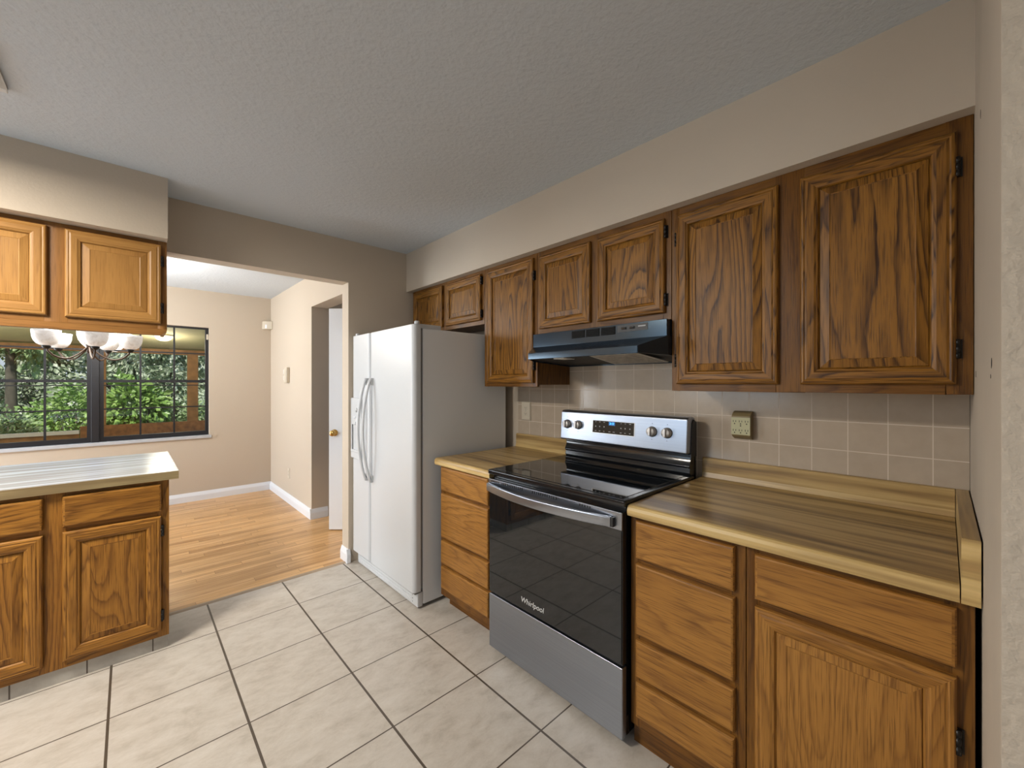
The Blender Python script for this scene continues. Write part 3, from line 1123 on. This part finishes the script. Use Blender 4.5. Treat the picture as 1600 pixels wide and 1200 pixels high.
# cooktop
ct = obj('cooktop', MB().box(RX - .002, RY0 - .010, .893, 1.93, RY1 + .008, .917), M['black_enamel'], rg, bevel=.006, seg=3)
obj('cooktop_glass', MB().box(RX + .028, RY0 + .016, .9165, 1.90, RY1 - .018, .9186), M['black_glass'], ct, bevel=.001)
obj('badge', MB().box(RX + .085, 1.435, .9186, RX + .110, 1.49, .9190), plain('badge_print', (.03, .028, .026), .3), ct)
# back guard: stepped black riser and steel control panel
ri = [(1.925, .917), (1.918, .925), (1.921, .950), (1.912, .957), (1.916, .964), (1.930, .992), (1.927, 1.012), (1.94, 1.03), (1.985, 1.03), (1.985, .893), (1.925, .893)]
obj('riser', MB().prism([(x, RY0 + .006, z) for x, z in ri], (0, RY1 - RY0 - .012, 0)), M['black_enamel'], rg, bevel=.003)
cpn = Vector((-math.cos(.19), 0, math.sin(.19)))     # panel leans back
GB = [(1.888, 1.022), (1.893, 1.018), (1.985, 1.018), (1.985, 1.172), (1.975, 1.186), (1.945, 1.192), (1.913, 1.190), (1.900, 1.182)]
GY0, GY1 = RY0 + .008, RY1 + .008
gp = obj('control_panel', MB().prism([(x, GY0, z) for x, z in GB], (0, GY1 - GY0, 0)), M['steel'], rg, bevel=.006, seg=3)
obj('panel_end', MB().prism([(x, GY0 - .004, z) for x, z in [(1.925, 1.0), (1.985, 1.0), (1.985, 1.165), (1.955, 1.178), (1.94, 1.16)]], (0, .0045, 0)), M['dark'], gp)


def on_panel(y, z, off=0):
    t = (z - 1.022) / (1.182 - 1.022)
    x = 1.888 + (1.900 - 1.888) * t
    nn = Vector((-(1.182 - 1.022), 0, (1.900 - 1.888))).normalized()
    return Vector((x, y, z)) + nn * off


NP = Vector((-(1.182 - 1.022), 0, (1.900 - 1.888))).normalized()
UP = Vector((1.900 - 1.888, 0, 1.182 - 1.022)).normalized()


def panel_rect(mb, y0, y1, z0, z1, o0, o1):
    P = [on_panel(y0, z0, o0), on_panel(y1, z0, o0), on_panel(y1, z1, o0), on_panel(y0, z1, o0)]
    mb.prism(P, NP * (o1 - o0))


b1 = MB()
panel_rect(b1, 1.094, 1.362, 1.074, 1.146, -.001, .0006)
bz = obj('display_bezel', b1, M['logo'], gp)
b1 = MB()
panel_rect(b1, 1.099, 1.354, 1.078, 1.144, 0, .0012)
dsp = obj('display', b1, M['black_glass'], rg)
b1 = MB()
panel_rect(b1, 1.212, 1.252, 1.122, 1.142, .0008, .0014)
obj('clock_window', b1, M['digit_glow'], dsp)
tilt = math.atan2(1.900 - 1.888, 1.182 - 1.022)
text_mesh('clock_digits', '3:13', .0165, M['digits'], on_panel(1.232, 1.132, .0019), (R(90) - tilt, 0, R(-90)), dsp, .0002)
rnd = random.Random(3)
keys = []
for yy in (1.335, 1.308, 1.28, 1.175, 1.15, 1.122):
    for zz in (1.137, 1.112, 1.088):
        keys.append((yy, zz, .003 if zz == 1.112 else rnd.uniform(.003, .006), .003 if zz == 1.112 else .0015))
keys += [(1.245, 1.088, .006, .0015), (1.218, 1.088, .006, .0015)]
for yy, zz, wd_, hh_ in keys:
    b1 = MB()
    panel_rect(b1, yy - wd_, yy + wd_, zz - hh_, zz + hh_, .0008, .0014)
    obj('key_mark', b1, M['mark'], dsp)
for yy in (1.536, 1.456, 1.000, .922):
    p0 = on_panel(yy, 1.110, -.001)
    kb = obj('knob', MB().lathe([(0, 0), (.0245, 0), (.0245, .006), (.0225, .008), (.0215, .022), (.019, .025), (0, .0255)], p0, NP, 28), M['steel_knob'], rg)
    gr = MB()
    q = [p0 + NP * .0255 + UP * 0.0195 + Vector((0, .006, 0)), p0 + NP * .0255 + UP * .0195 - Vector((0, .006, 0)),
         p0 + NP * .0255 - UP * .0195 - Vector((0, .006, 0)), p0 + NP * .0255 - UP * .0195 + Vector((0, .006, 0))]
    gr.prism(q, NP * .010)
    obj('knob_grip', gr, M['steel_knob'], kb, bevel=.002)
    rm = MB().lathe([(.0245, 0), (.0262, 0), (.0262, .004), (.0245, .004)], p0, NP, 28)
    obj('knob_skirt', rm, M['dark'], kb)
    for zz in (1.150, 1.072):
        b1 = MB()
        panel_rect(b1, yy - .002, yy + .002, zz - .0015, zz + .0015, -.0002, .0004)
        obj('knob_mark', b1, M['dark'], gp)
for xx, yy in ((RX + .05, RY0 + .10), (RX + .05, RY1 - .08), (1.93, RY0 + .08), (1.93, RY1 - .08)):
    obj('foot', MB().lathe([(0, 0), (.014, 0), (.014, .03), (0, .03)], (xx, yy, 0), (0, 0, 1), 12), M['dark'], rg)

# ------------------------------------------------------------------ range hood
hd = thing('range_hood', 'black under-cabinet range hood above the range', 'range hood', (1.8, 1.2, 1.455))
HX0, HX1 = .826, 1.626
xb = XW - .0085
# canopy: wide at the wall, tapering to the lip
A0 = [(1.70, HX0, 1.556), (1.70, HX1, 1.556)]
lipx = 1.552
ly0, ly1 = .884, 1.522
cp = MB()
cp.face([(1.70, HX0, 1.556), (lipx, ly0, 1.508), (lipx, ly1, 1.508), (1.70, HX1, 1.556)], (0, 1, 0))
cp.face([(lipx, ly0, 1.508), (lipx, ly0, 1.478), (lipx, ly1, 1.478), (lipx, ly1, 1.508)], (0, 1, 0))
cp.face([(1.70, HX0, 1.556), (1.70, HX0, 1.474), (lipx, ly0, 1.478), (lipx, ly0, 1.508)])
cp.face([(1.70, HX1, 1.556), (lipx, ly1, 1.508), (lipx, ly1, 1.478), (1.70, HX1, 1.474)])
cp.face([(1.70, HX0, 1.556), (xb, HX0, 1.556), (xb, HX0, 1.454), (1.70, HX0, 1.474)])
cp.face([(1.70, HX1, 1.556), (1.70, HX1, 1.474), (xb, HX1, 1.454), (xb, HX1, 1.556)])
cp.face([(xb, HX0, 1.556), (xb, HX1, 1.556), (xb, HX1, 1.454), (xb, HX0, 1.454)])
cp.face([(1.70, HX0, 1.556), (1.70, HX1, 1.556), (xb, HX1, 1.556), (xb, HX0, 1.556)])
cn = obj('canopy', cp, M['hood_black'], hd)
sm = cn.modifiers.new('thick', 'SOLIDIFY')
sm.thickness = .003
sm.offset = -1
un = MB()
un.face([(lipx + .004, ly0 + .004, 1.4835), (1.70, HX0 + .004, 1.482), (xb - .004, HX0 + .004, 1.461), (xb - .004, HX1 - .004, 1.461), (1.70, HX1 - .004, 1.482), (lipx + .004, ly1 - .004, 1.4835)])
u_ = obj('underside', un, M['hood_inside'], hd)
fp = obj('front_panel', MB().box(1.695, HX0, 1.556, 1.745, HX1, 1.630), M['hood_black'], hd, bevel=.0015)
lp = obj('lip', MB().box(lipx - .004, ly0 - .001, 1.4765, lipx + .002, ly1 + .001, 1.5085), M['hood_black'], hd, bevel=.002)
for a, b in ((1.345, 1.262), (1.252, 1.172), (1.162, 1.082)):
    vv = MB()
    vv.box(1.6938, b, 1.585, 1.6952, a, 1.623)
    g_ = obj('vent_grille', vv, M['vent_dark'], hd)
    for k in range(5):
        obj('slat', MB().box(1.693, b + .002, 1.589 + k * .0073, 1.6942, a - .002, 1.5905 + k * .0073), M['hood_inside'], g_)
cpp = obj('switch_plate', MB().box(1.6935, .915, 1.592, 1.6952, 1.070, 1.624), M['dark'], hd)
for yy in (1.035, .992):
    obj('rocker_switch', MB().box(1.688, yy - .012, 1.603, 1.6936, yy + .012, 1.613), M['black_enamel'], cpp, bevel=.0015)
obj('label_plate', MB().box(1.6928, .925, 1.609, 1.6936, .962, 1.614), M['mark'], cpp)
ft_ = MB()
F1 = [Vector((1.60, .918, 1.4805)), Vector((1.60, 1.165, 1.4805)), Vector((1.90, 1.215, 1.452)), Vector((1.90, .918, 1.452))]
ft_.prism(F1, (0, 0, .004))
gf = obj('grease_filter', ft_, M['filter_rim'], hd)
cF = sum(F1, Vector()) / 4
fi = MB()
fi.prism([p + (cF - p) * .07 - Vector((0, 0, .001)) for p in F1], (0, 0, .003))
obj('filter_mesh', fi, M['filter'], gf)
obj('hood_lamp_cover', MB().box(1.61, 1.33, 1.4755, 1.70, 1.40, 1.4825), M['filter_rim'], hd, bevel=.002)

# ------------------------------------------------------------------ outlets, controls
xo = XW - .007
oa = thing('outlet_adapter', 'six-way almond plug-in outlet adapter on the tiles above the long worktop', 'outlet', (xo, .628, 1.10))
pr6 = [(xo, 1.097), (xo, 1.226), (xo - .020, 1.222), (xo - .038, 1.206), (xo - .040, 1.198), (xo - .040, 1.120), (xo - .036, 1.112), (xo - .010, 1.099)]
obj('adapter_body', MB().prism([(x, .588, z) for x, z in pr6], (0, .079, 0)), M['almond_dark'], oa, bevel=.004, seg=3)
fp6 = obj('socket_face', MB().box(xo - .0412, .590, 1.120, xo - .0395, .667, 1.197), M['almond'], oa)
def hole(mb):
    obj('socket_hole', mb, M['dark'], fp6)


for zc in (1.180, 1.140):
    for yc in (.653, .6285, .604):
        for s_, hh in ((-.0052, .0035), (.0052, .0042)):
            hole(MB().box(xo - .0416, yc + s_ - .0012, zc - hh, xo - .0410, yc + s_ + .0012, zc + hh))
        hole(MB().lathe([(0, 0), (.0026, 0), (.0026, .0006), (0, .0006)], (xo - .0410, yc, zc - .011), (-1, 0, 0), 12))
hole(MB().lathe([(0, 0), (.0028, 0), (.0028, .0006), (0, .0006)], (xo - .0410, .6285, 1.160), (-1, 0, 0), 12))


def duplex(label, p, U, N, m, cat='outlet', w=.07, h=.115, d=.006, name='wall_outlet', grp=None):
    p, U, N = Vector(p), Vector(U), Vector(N)
    t = thing(name, label, cat, p - Vector((0, 0, h / 2)), grp)
    V = Vector((0, 0, 1))
    pl = obj('plate', MB().rings(p - U * w / 2 - V * h / 2, U, V, N, w, h, [(0, 0), (0, d * .5), (.004, d)]), m, t)
    for dz in (-.0195, .0195):
        c = p + V * dz
        s0 = obj('socket', MB().rings(c - U * .0165 - V * .014, U, V, N, .033, .028, [(0, d), (0, d + .0015), (.003, d + .002)], back=False), m, t)
        for s_ in (-.006, .006):
            a = c + U * s_ + V * .003
            obj('socket_hole', MB().rings(a - U * .0013 - V * .004, U, V, N, .0026, .008, [(0, d + .002), (0, d + .0024)], back=False), M['dark'], s0)
        obj('socket_hole', MB().lathe([(.0024, d + .002), (.0024, d + .0025), (0, d + .0025)], c - V * .007, N, 10), M['dark'], s0)
    obj('screw', MB().lathe([(.003, d), (.003, d + .001), (0, d + .0015)], p, N, 10), M['mark'], t)
    return t


t = duplex('ivory duplex outlet on the tiles between the fridge and the range', (xo, 2.012, 1.157), (0, -1, 0), (-1, 0, 0), M['ivory'], d=.012, w=.085, h=.13)
duplex('pale outlet low on the dining room side wall above the baseboard', (DX, 5.09, .335), (0, -1, 0), (-1, 0, 0), M['ivory'])
th = thing('thermostat', 'beige thermostat box on the dining room side wall', 'thermostat', (DX, 5.13, 1.35))
obj('case', MB().box(DX - .035, 5.06, 1.355, DX, 5.16, 1.530), M['ivory'], th, bevel=.006)
obj('cover', MB().box(DX - .039, 5.068, 1.363, DX - .0352, 5.152, 1.50), M['ivory'], th, bevel=.003)
sw = thing('light_switch', 'white double light switch plate beside the thermostat', 'switch', (DX, 5.25, 1.39))
pl = obj('plate', MB().box(DX - .006, 5.185, 1.385, DX, 5.30, 1.51), M['white_trim'], sw, bevel=.003)
for yy in (5.215, 5.27):
    obj('toggle', MB().box(DX - .014, yy - .006, 1.437, DX - .006, yy + .006, 1.458), M['ivory'], sw, bevel=.002)
ms = thing('motion_sensor', 'small white motion sensor in the upper corner of the dining room', 'sensor', (DX - .03, DY - .03, 2.03))
sb = MB()
sb.prism([(DX - .001, DY - .10, 2.03), (DX - .001, DY - .001, 2.03), (DX - .10, DY - .001, 2.03), (DX - .075, DY - .062, 2.03), (DX - .062, DY - .075, 2.03)], (0, 0, .10))
obj('sensor_case', sb, M['ivory'], ms, bevel=.008)
ln = MB()
ln.prism([(DX - .0635, DY - .0775, 2.04), (DX - .0775, DY - .0635, 2.04), (DX - .0755, DY - .0615, 2.04), (DX - .0615, DY - .0755, 2.04)], (0, 0, .045))
obj('lens', ln, M['white_trim'], ms)

# ceiling register (only its corner is in view) and the fluorescent ceiling light that lights the kitchen
cv = thing('ceiling_vent', 'white air vent set in the kitchen ceiling at the upper left', 'vent', (-.5, 2.19, ZC - .02))
mb = MB()
for (x0, y0, x1, y1) in ((-.68, 2.03, -.322, 2.06), (-.68, 2.322, -.322, 2.352), (-.68, 2.06, -.65, 2.322), (-.352, 2.06, -.322, 2.322)):
    mb.box(x0, y0, ZC - .018, x1, y1, ZC - .0005)
obj('frame', mb, plain('vent_white', (.62, .625, .62), .5), cv, bevel=.003)
for k in range(9):
    y = 2.07 + k * .028
    mb = MB()
    mb.prism([(-.65, y, ZC - .014), (-.65, y + .018, ZC - .003), (-.65, y + .0195, ZC - .0045), (-.65, y + .0015, ZC - .0155)], (.298, 0, 0))
    obj('louvre', mb, M['white_trim'], cv)
# ------------------------------------------------------------------ kitchen ceiling light (out of frame to the left)
kl = thing('ceiling_light', 'boxed fluorescent ceiling light over the kitchen', 'ceiling light', (-1.05, 2.0, ZC - .09))
kx0, kx1, ky0, ky1 = -1.17, -.87, 1.72, 2.32
mb = MB()
for (x0, y0, x1, y1) in ((kx0 - .02, ky0 - .02, kx0, ky1 + .02), (kx1, ky0 - .02, kx1 + .02, ky1 + .02), (kx0, ky0 - .02, kx1, ky0), (kx0, ky1, kx1, ky1 + .02)):
    mb.box(x0, y0, ZC - .085, x1, y1, ZC - .0005)
obj('housing', mb, M['oak_base'], kl)
obj('diffuser', MB().box(kx0, ky0, ZC - .075, kx1, ky1, ZC - .065), M['diffuser'], kl)
lamp('ceiling_light_lamp', 'AREA', ((kx0 + kx1) / 2, (ky0 + ky1) / 2, ZC - .09), 84, (1, .91, .79), .26, .55, target=((kx0 + kx1) / 2, (ky0 + ky1) / 2, 0))

# ------------------------------------------------------------------ dining side door
dd = bpy.data.objects.new('door_1', None)
C.objects.link(dd)
dd.location = (1.332, 3.862, 0)
WLOC['door_1'] = Vector(dd.location)
dd['kind'] = 'structure'
e0 = Vector((1.332, 3.862, .014))
du = Vector((.7288, -.6848, 0))
dn = Vector((-.6848, -.7288, 0))
mb = MB()
mb.prism([e0, e0 + du * .74, e0 + du * .74 - dn * .035, e0 - dn * .035], (0, 0, 2.02))
obj('door_leaf', mb, M['white_door'], dd, bevel=.002)
kp = e0 + du * .052 + Vector((0, 0, .885))
kn = obj('door_knob', MB().lathe([(0, 0), (.031, 0), (.031, .004), (.026, .009), (.011, .014), (.011, .026), (.020, .032), (.027, .042), (.027, .052), (.02, .060), (0, .063)], kp, dn, 28), M['brass'], dd)
obj('latch_plate', MB().prism([e0 - dn * .006 - du * .0012 + Vector((0, 0, .855)), e0 - dn * .029 - du * .0012 + Vector((0, 0, .855)), e0 - dn * .029 + Vector((0, 0, .855)), e0 - dn * .006 + Vector((0, 0, .855))], (0, 0, .057)), M['brass'], dd)

# ------------------------------------------------------------------ chandelier
cc = Vector((-.229, 4.606, 0))
ch = thing('chandelier', 'bronze chandelier with five white alabaster glass bowls over the dining area', 'chandelier', (cc.x, cc.y, ZC))
hub = [(0, 1.585), (.010, 1.588), (.016, 1.60), (.010, 1.612), (.013, 1.63), (.020, 1.66), (.014, 1.69), (.011, 1.74), (.018, 1.78), (.011, 1.82), (.008, 1.87), (.008, 2.36), (.05, 2.385), (.06, ZC - .001), (0, ZC - .0005)]
obj('stem', MB().lathe([(r, z) for r, z in hub], (cc.x, cc.y, 0), (0, 0, 1), 20), M['antique'], ch)
fwv = Vector((.6848, .7288, 0))
rtv = Vector((.7288, -.6848, 0))
for k in range(5):
    a = R(54 + 72 * k)
    dirv = fwv * math.cos(a) + rtv * math.sin(a)
    RR = .24
    ap = []
    for q in range(25):
        t = q / 24
        r = RR * t
        z = 1.643 - .085 * math.sin(min(1, t * 1.0) * math.pi * .92) ** 1.0 - .035 * t
        if t > .86:
            z += (t - .86) / .14 * .012
        ap.append(cc + dirv * r + Vector((0, 0, z)))
    end = ap[-1]
    ap[-1] = cc + dirv * RR + Vector((0, 0, 1.620))
    arm = obj('arm', MB().tube(ap, .0062, 8), M['antique'], ch)
    bc = cc + dirv * RR
    cup = obj('cup', MB().lathe([(0, 1.612), (.012, 1.614), (.022, 1.626), (.026, 1.636), (.018, 1.640), (0, 1.640)], (bc.x, bc.y, -.012), (0, 0, 1), 20), M['hinge'], ch)
    bw = [(.014, 1.638), (.034, 1.642), (.052, 1.655), (.065, 1.676), (.0725, 1.702), (.0755, 1.735), (.0765, 1.752), (.0735, 1.752), (.0715, 1.733), (.068, 1.702), (.060, 1.678), (.046, 1.660), (.014, 1.645)]
    bo = obj('glass_bowl', MB().lathe(bw, (bc.x, bc.y, -.012), (0, 0, 1), 32), M['bowl'], ch)
    bu = [(.012, 1.645), (.014, 1.67)] + [(.030 * math.sin(math.pi * (.2 + .8 * q / 10)), 1.728 - .034 * math.cos(math.pi * (.2 + .8 * q / 10))) for q in range(11)]
    bb = obj('bulb', MB().lathe(bu, (bc.x, bc.y, -.012), (0, 0, 1), 20), M['bulb'], bo)
lamp('chandelier_lamp', 'POINT', (cc.x, cc.y, 1.98), 60, (1, .97, .92), radius=.25)

# ------------------------------------------------------------------ outside: porch and garden
YP = 10.4
struct('porch_floor', MB().box(-5, DY + .12, -.25, 4, YP + .3, -.12), M['porch_floor'])
pcl = MB()
pcl.prism([(-5, DY + .13, 2.62), (-5, YP + .25, 2.0), (-5, YP + .25, 2.04), (-5, DY + .13, 2.66)], (9, 0, 0))
struct('ceiling_porch', pcl, M['porch_ceil'])
tag(obj('porch_beam', MB().box(-5, YP - .06, 1.915, 4, YP + .06, 2.01), M['porch_wood']), 'brown timber beam under the porch ceiling outside the dining window', 'beam')
for x, wd_, lab in ((-.36, .12, 'timber porch post just right of the window mullion'), (.935, .17, 'timber porch post seen in the right hand panes of the window')):
    tag(obj('porch_post', MB().box(x - wd_ / 2, YP - .05, -.12, x + wd_ / 2, YP + .05, 1.915), M['porch_wood']), lab, 'post', 'porch posts')
tag(obj('porch_rail', MB().box(-.62, YP - .09, .34, 1.7, YP - .052, .60), M['porch_dark'], bevel=.004), 'dark brown timber rail low across the right part of the porch', 'rail')
tag(obj('porch_ledge', MB().box(-3.2, YP - .09, .47, -.63, YP + .04, .53), M['cream'], bevel=.004), 'cream ledge along the left part of the porch edge', 'ledge')
tag(obj('porch_skirt_wall', MB().box(-3.2, YP - .05, -.12, -.63, YP, .469), M['porch_wood']), 'brown timber skirt below the cream ledge', 'wall')
pl_ = thing('porch_light', 'round white light on the sloping porch ceiling', 'ceiling light', (.44, 9.3, 2.1))
zc_ = 2.62 - (9.3 - DY - .13) * .62 / (YP + .12 - DY) - .006
obj('shade', MB().lathe([(0, -.09), (.05, -.085), (.10, -.06), (.12, -.02), (.12, .0), (0, .0)], (.44, 9.3, zc_), (0, 0, 1), 24), plain('porch_glass_shade', (.9, .88, .8), .3, emit=(1, .95, .8), estr=1.2), pl_)
obj('rim', MB().lathe([(.12, -.005), (.135, -.005), (.135, .012), (.12, .012)], (.44, 9.3, zc_), (0, 0, 1), 24), M['cream'], pl_)
lamp('porch_light_and_fill', 'POINT', (.44, 9.3, 2.0), 22, (1, .93, .78), radius=.2)
lamp('porch_light_and_fill', 'POINT', (-1.6, 8.6, 1.95), 30, (1, .93, .78), radius=.2)  # added lamp without a fixture, out of view, brightens the porch
struct('ground_lawn', MB().box(-30, YP + .3, -.6, 30, 60, -.35), M['lawn'])


def foliage(mb, c, rx, ry, rz, n_, size, rn, shell=.55, droop=.3):
    for _ in range(n_):
        while True:
            d = Vector((rn.gauss(0, 1), rn.gauss(0, 1), rn.gauss(0, 1)))
            if d.length > .1:
                break
        d.normalize()
        r = shell + (1 - shell) * rn.random()
        lump = 1 + .18 * math.sin(5 * d.x + 3 * d.z + c[0]) + .14 * math.sin(7 * d.y - 4 * d.z + c[1])
        p = Vector((c[0] + d.x * rx * r * lump, c[1] + d.y * ry * r * lump, c[2] + d.z * rz * r * lump))
        ax = (d + Vector((rn.uniform(-.8, .8), rn.uniform(-.8, .8), rn.uniform(-.8, .5) - droop))).normalized()
        sd = ax.cross(Vector((rn.uniform(-1, 1), rn.uniform(-1, 1), rn.uniform(-1, 1))))
        if sd.length < .05:
            continue
        sd.normalize()
        up = sd.cross(ax)
        L = size * rn.uniform(.6, 1.3)
        w = L * .32
        mb.face([p, p + ax * L * .5 + sd * w + up * w * .3, p + ax * L - up * w * .2, p + ax * L * .5 - sd * w + up * w * .3])


def shrub(name, label, c, rx, ry, rz, n_, size, mat, seed, grp=None, trunk=True, cat='shrub'):
    rn = random.Random(seed)
    zb = -.35
    t = thing(name, label, cat, (c[0], c[1], zb), grp)
    mb = MB()
    foliage(mb, c, rx, ry, rz, n_, size, rn)
    obj('foliage', mb, M[mat], t, merge=False)
    st = MB()
    for k in range(4):
        a = k * 1.6 + seed
        top = Vector((c[0] + rx * .4 * math.cos(a), c[1] + ry * .4 * math.sin(a), c[2] + rz * .2))
        b0 = Vector((c[0] + .05 * math.cos(a), c[1] + .05 * math.sin(a), zb))
        st.tube([b0, (b0 + top) / 2 + Vector((.04, .02, 0)), top], [.03, .022, .010], 7)
    obj('stems', st, M['bark'], t)
    return t


def tree(label, x, y, h, crown, n_, size, mat, seed, tr=.16):
    rn = random.Random(seed)
    t = thing('tree', label, 'tree', (x, y, -.35), 'trees behind the garden')
    mb = MB()
    lean = rn.uniform(-.4, .4)
    pth = [Vector((x + lean * k / 6, y, -.35 + h * k / 6)) for k in range(7)]
    mb.tube(pth, [tr * (1 - .09 * k) for k in range(7)], 12)
    for k in range(5):
        a = rn.uniform(0, 6.28)
        b0 = pth[3] + (pth[5] - pth[3]) * rn.random()
        mb.tube([b0, b0 + Vector((math.cos(a) * .7, math.sin(a) * .7, .5)), b0 + Vector((math.cos(a) * 1.5, math.sin(a) * 1.5, 1.2))], [tr * .45, tr * .3, tr * .14], 7)
    obj('trunk', mb, M['bark'], t)
    mb = MB()
    for (cx, cy, cz, rx, rz) in crown:
        foliage(mb, (x + cx, y + cy, cz), rx, rx, rz, n_, size, rn, .45)
    obj('foliage', mb, M[mat], t, merge=False)
    return t


shrub('garden_shrub', 'bright green broad-leaved shrub outside the right half of the window', (.10, 12.3, .75), .62, .55, .65, 1500, .16, 'leaf_bright', 3, cat='shrub')
shrub('garden_shrub', 'low mid green shrub outside the window, right of the bright one', (1.25, 12.9, .30), .5, .5, .6, 1600, .10, 'leaf_mid', 4, cat='shrub')
shrub('garden_shrub', 'pale leafy shrub right behind the cream porch ledge', (-1.75, 12.0, .2), .62, .55, .62, 2300, .095, 'leaf_mid', 5, cat='shrub')
shrub('garden_shrub', 'yellow-green shrub in the middle of the left window half', (-.98, 13.9, .55), .62, .55, .7, 2200, .10, 'leaf_bright', 6, cat='shrub')
tree('tree with a thick dark trunk seen through the left window half', -2.35, 17.6, 5.5, [(-.3, .1, 3.5, .85, 1.2), (.4, .1, 3.0, .8, 1.1)], 3000, .16, 'leaf_mid', 11, .13)
tree('leafy grey-green tree behind the bright shrub', 1.15, 17.5, 5.5, [(-.5, 0, 2.9, 1.0, 1.2), (.5, .2, 2.6, 1.0, 1.2), (0, -.2, 1.3, 1.0, .9)], 3000, .135, 'leaf_pale', 13, .13)
for i, (x, y) in enumerate(((-5.3, 23), (-.4, 23), (4.5, 23), (-3.4, 29), (1.6, 29), (6.6, 29))):
    tree(['mid green tree in the nearer far row, at its left end', 'grey-green tree in the nearer far row behind the window mullion', 'mid green tree in the nearer far row, at its right end',
          'grey-green tree at the left end of the farthest row', 'mid green tree in the middle of the farthest row', 'grey-green tree at the right end of the farthest row'][i], x, y, 7,
         [(-.5, 0, 4.3, 1.35, 1.5), (.5, .1, 2.8, 1.35, 1.5), (-.2, -.1, .9, 1.5, 1.3)], 3600, .22, 'leaf_mid' if i % 2 == 0 else 'leaf_pale', 30 + i, .2)
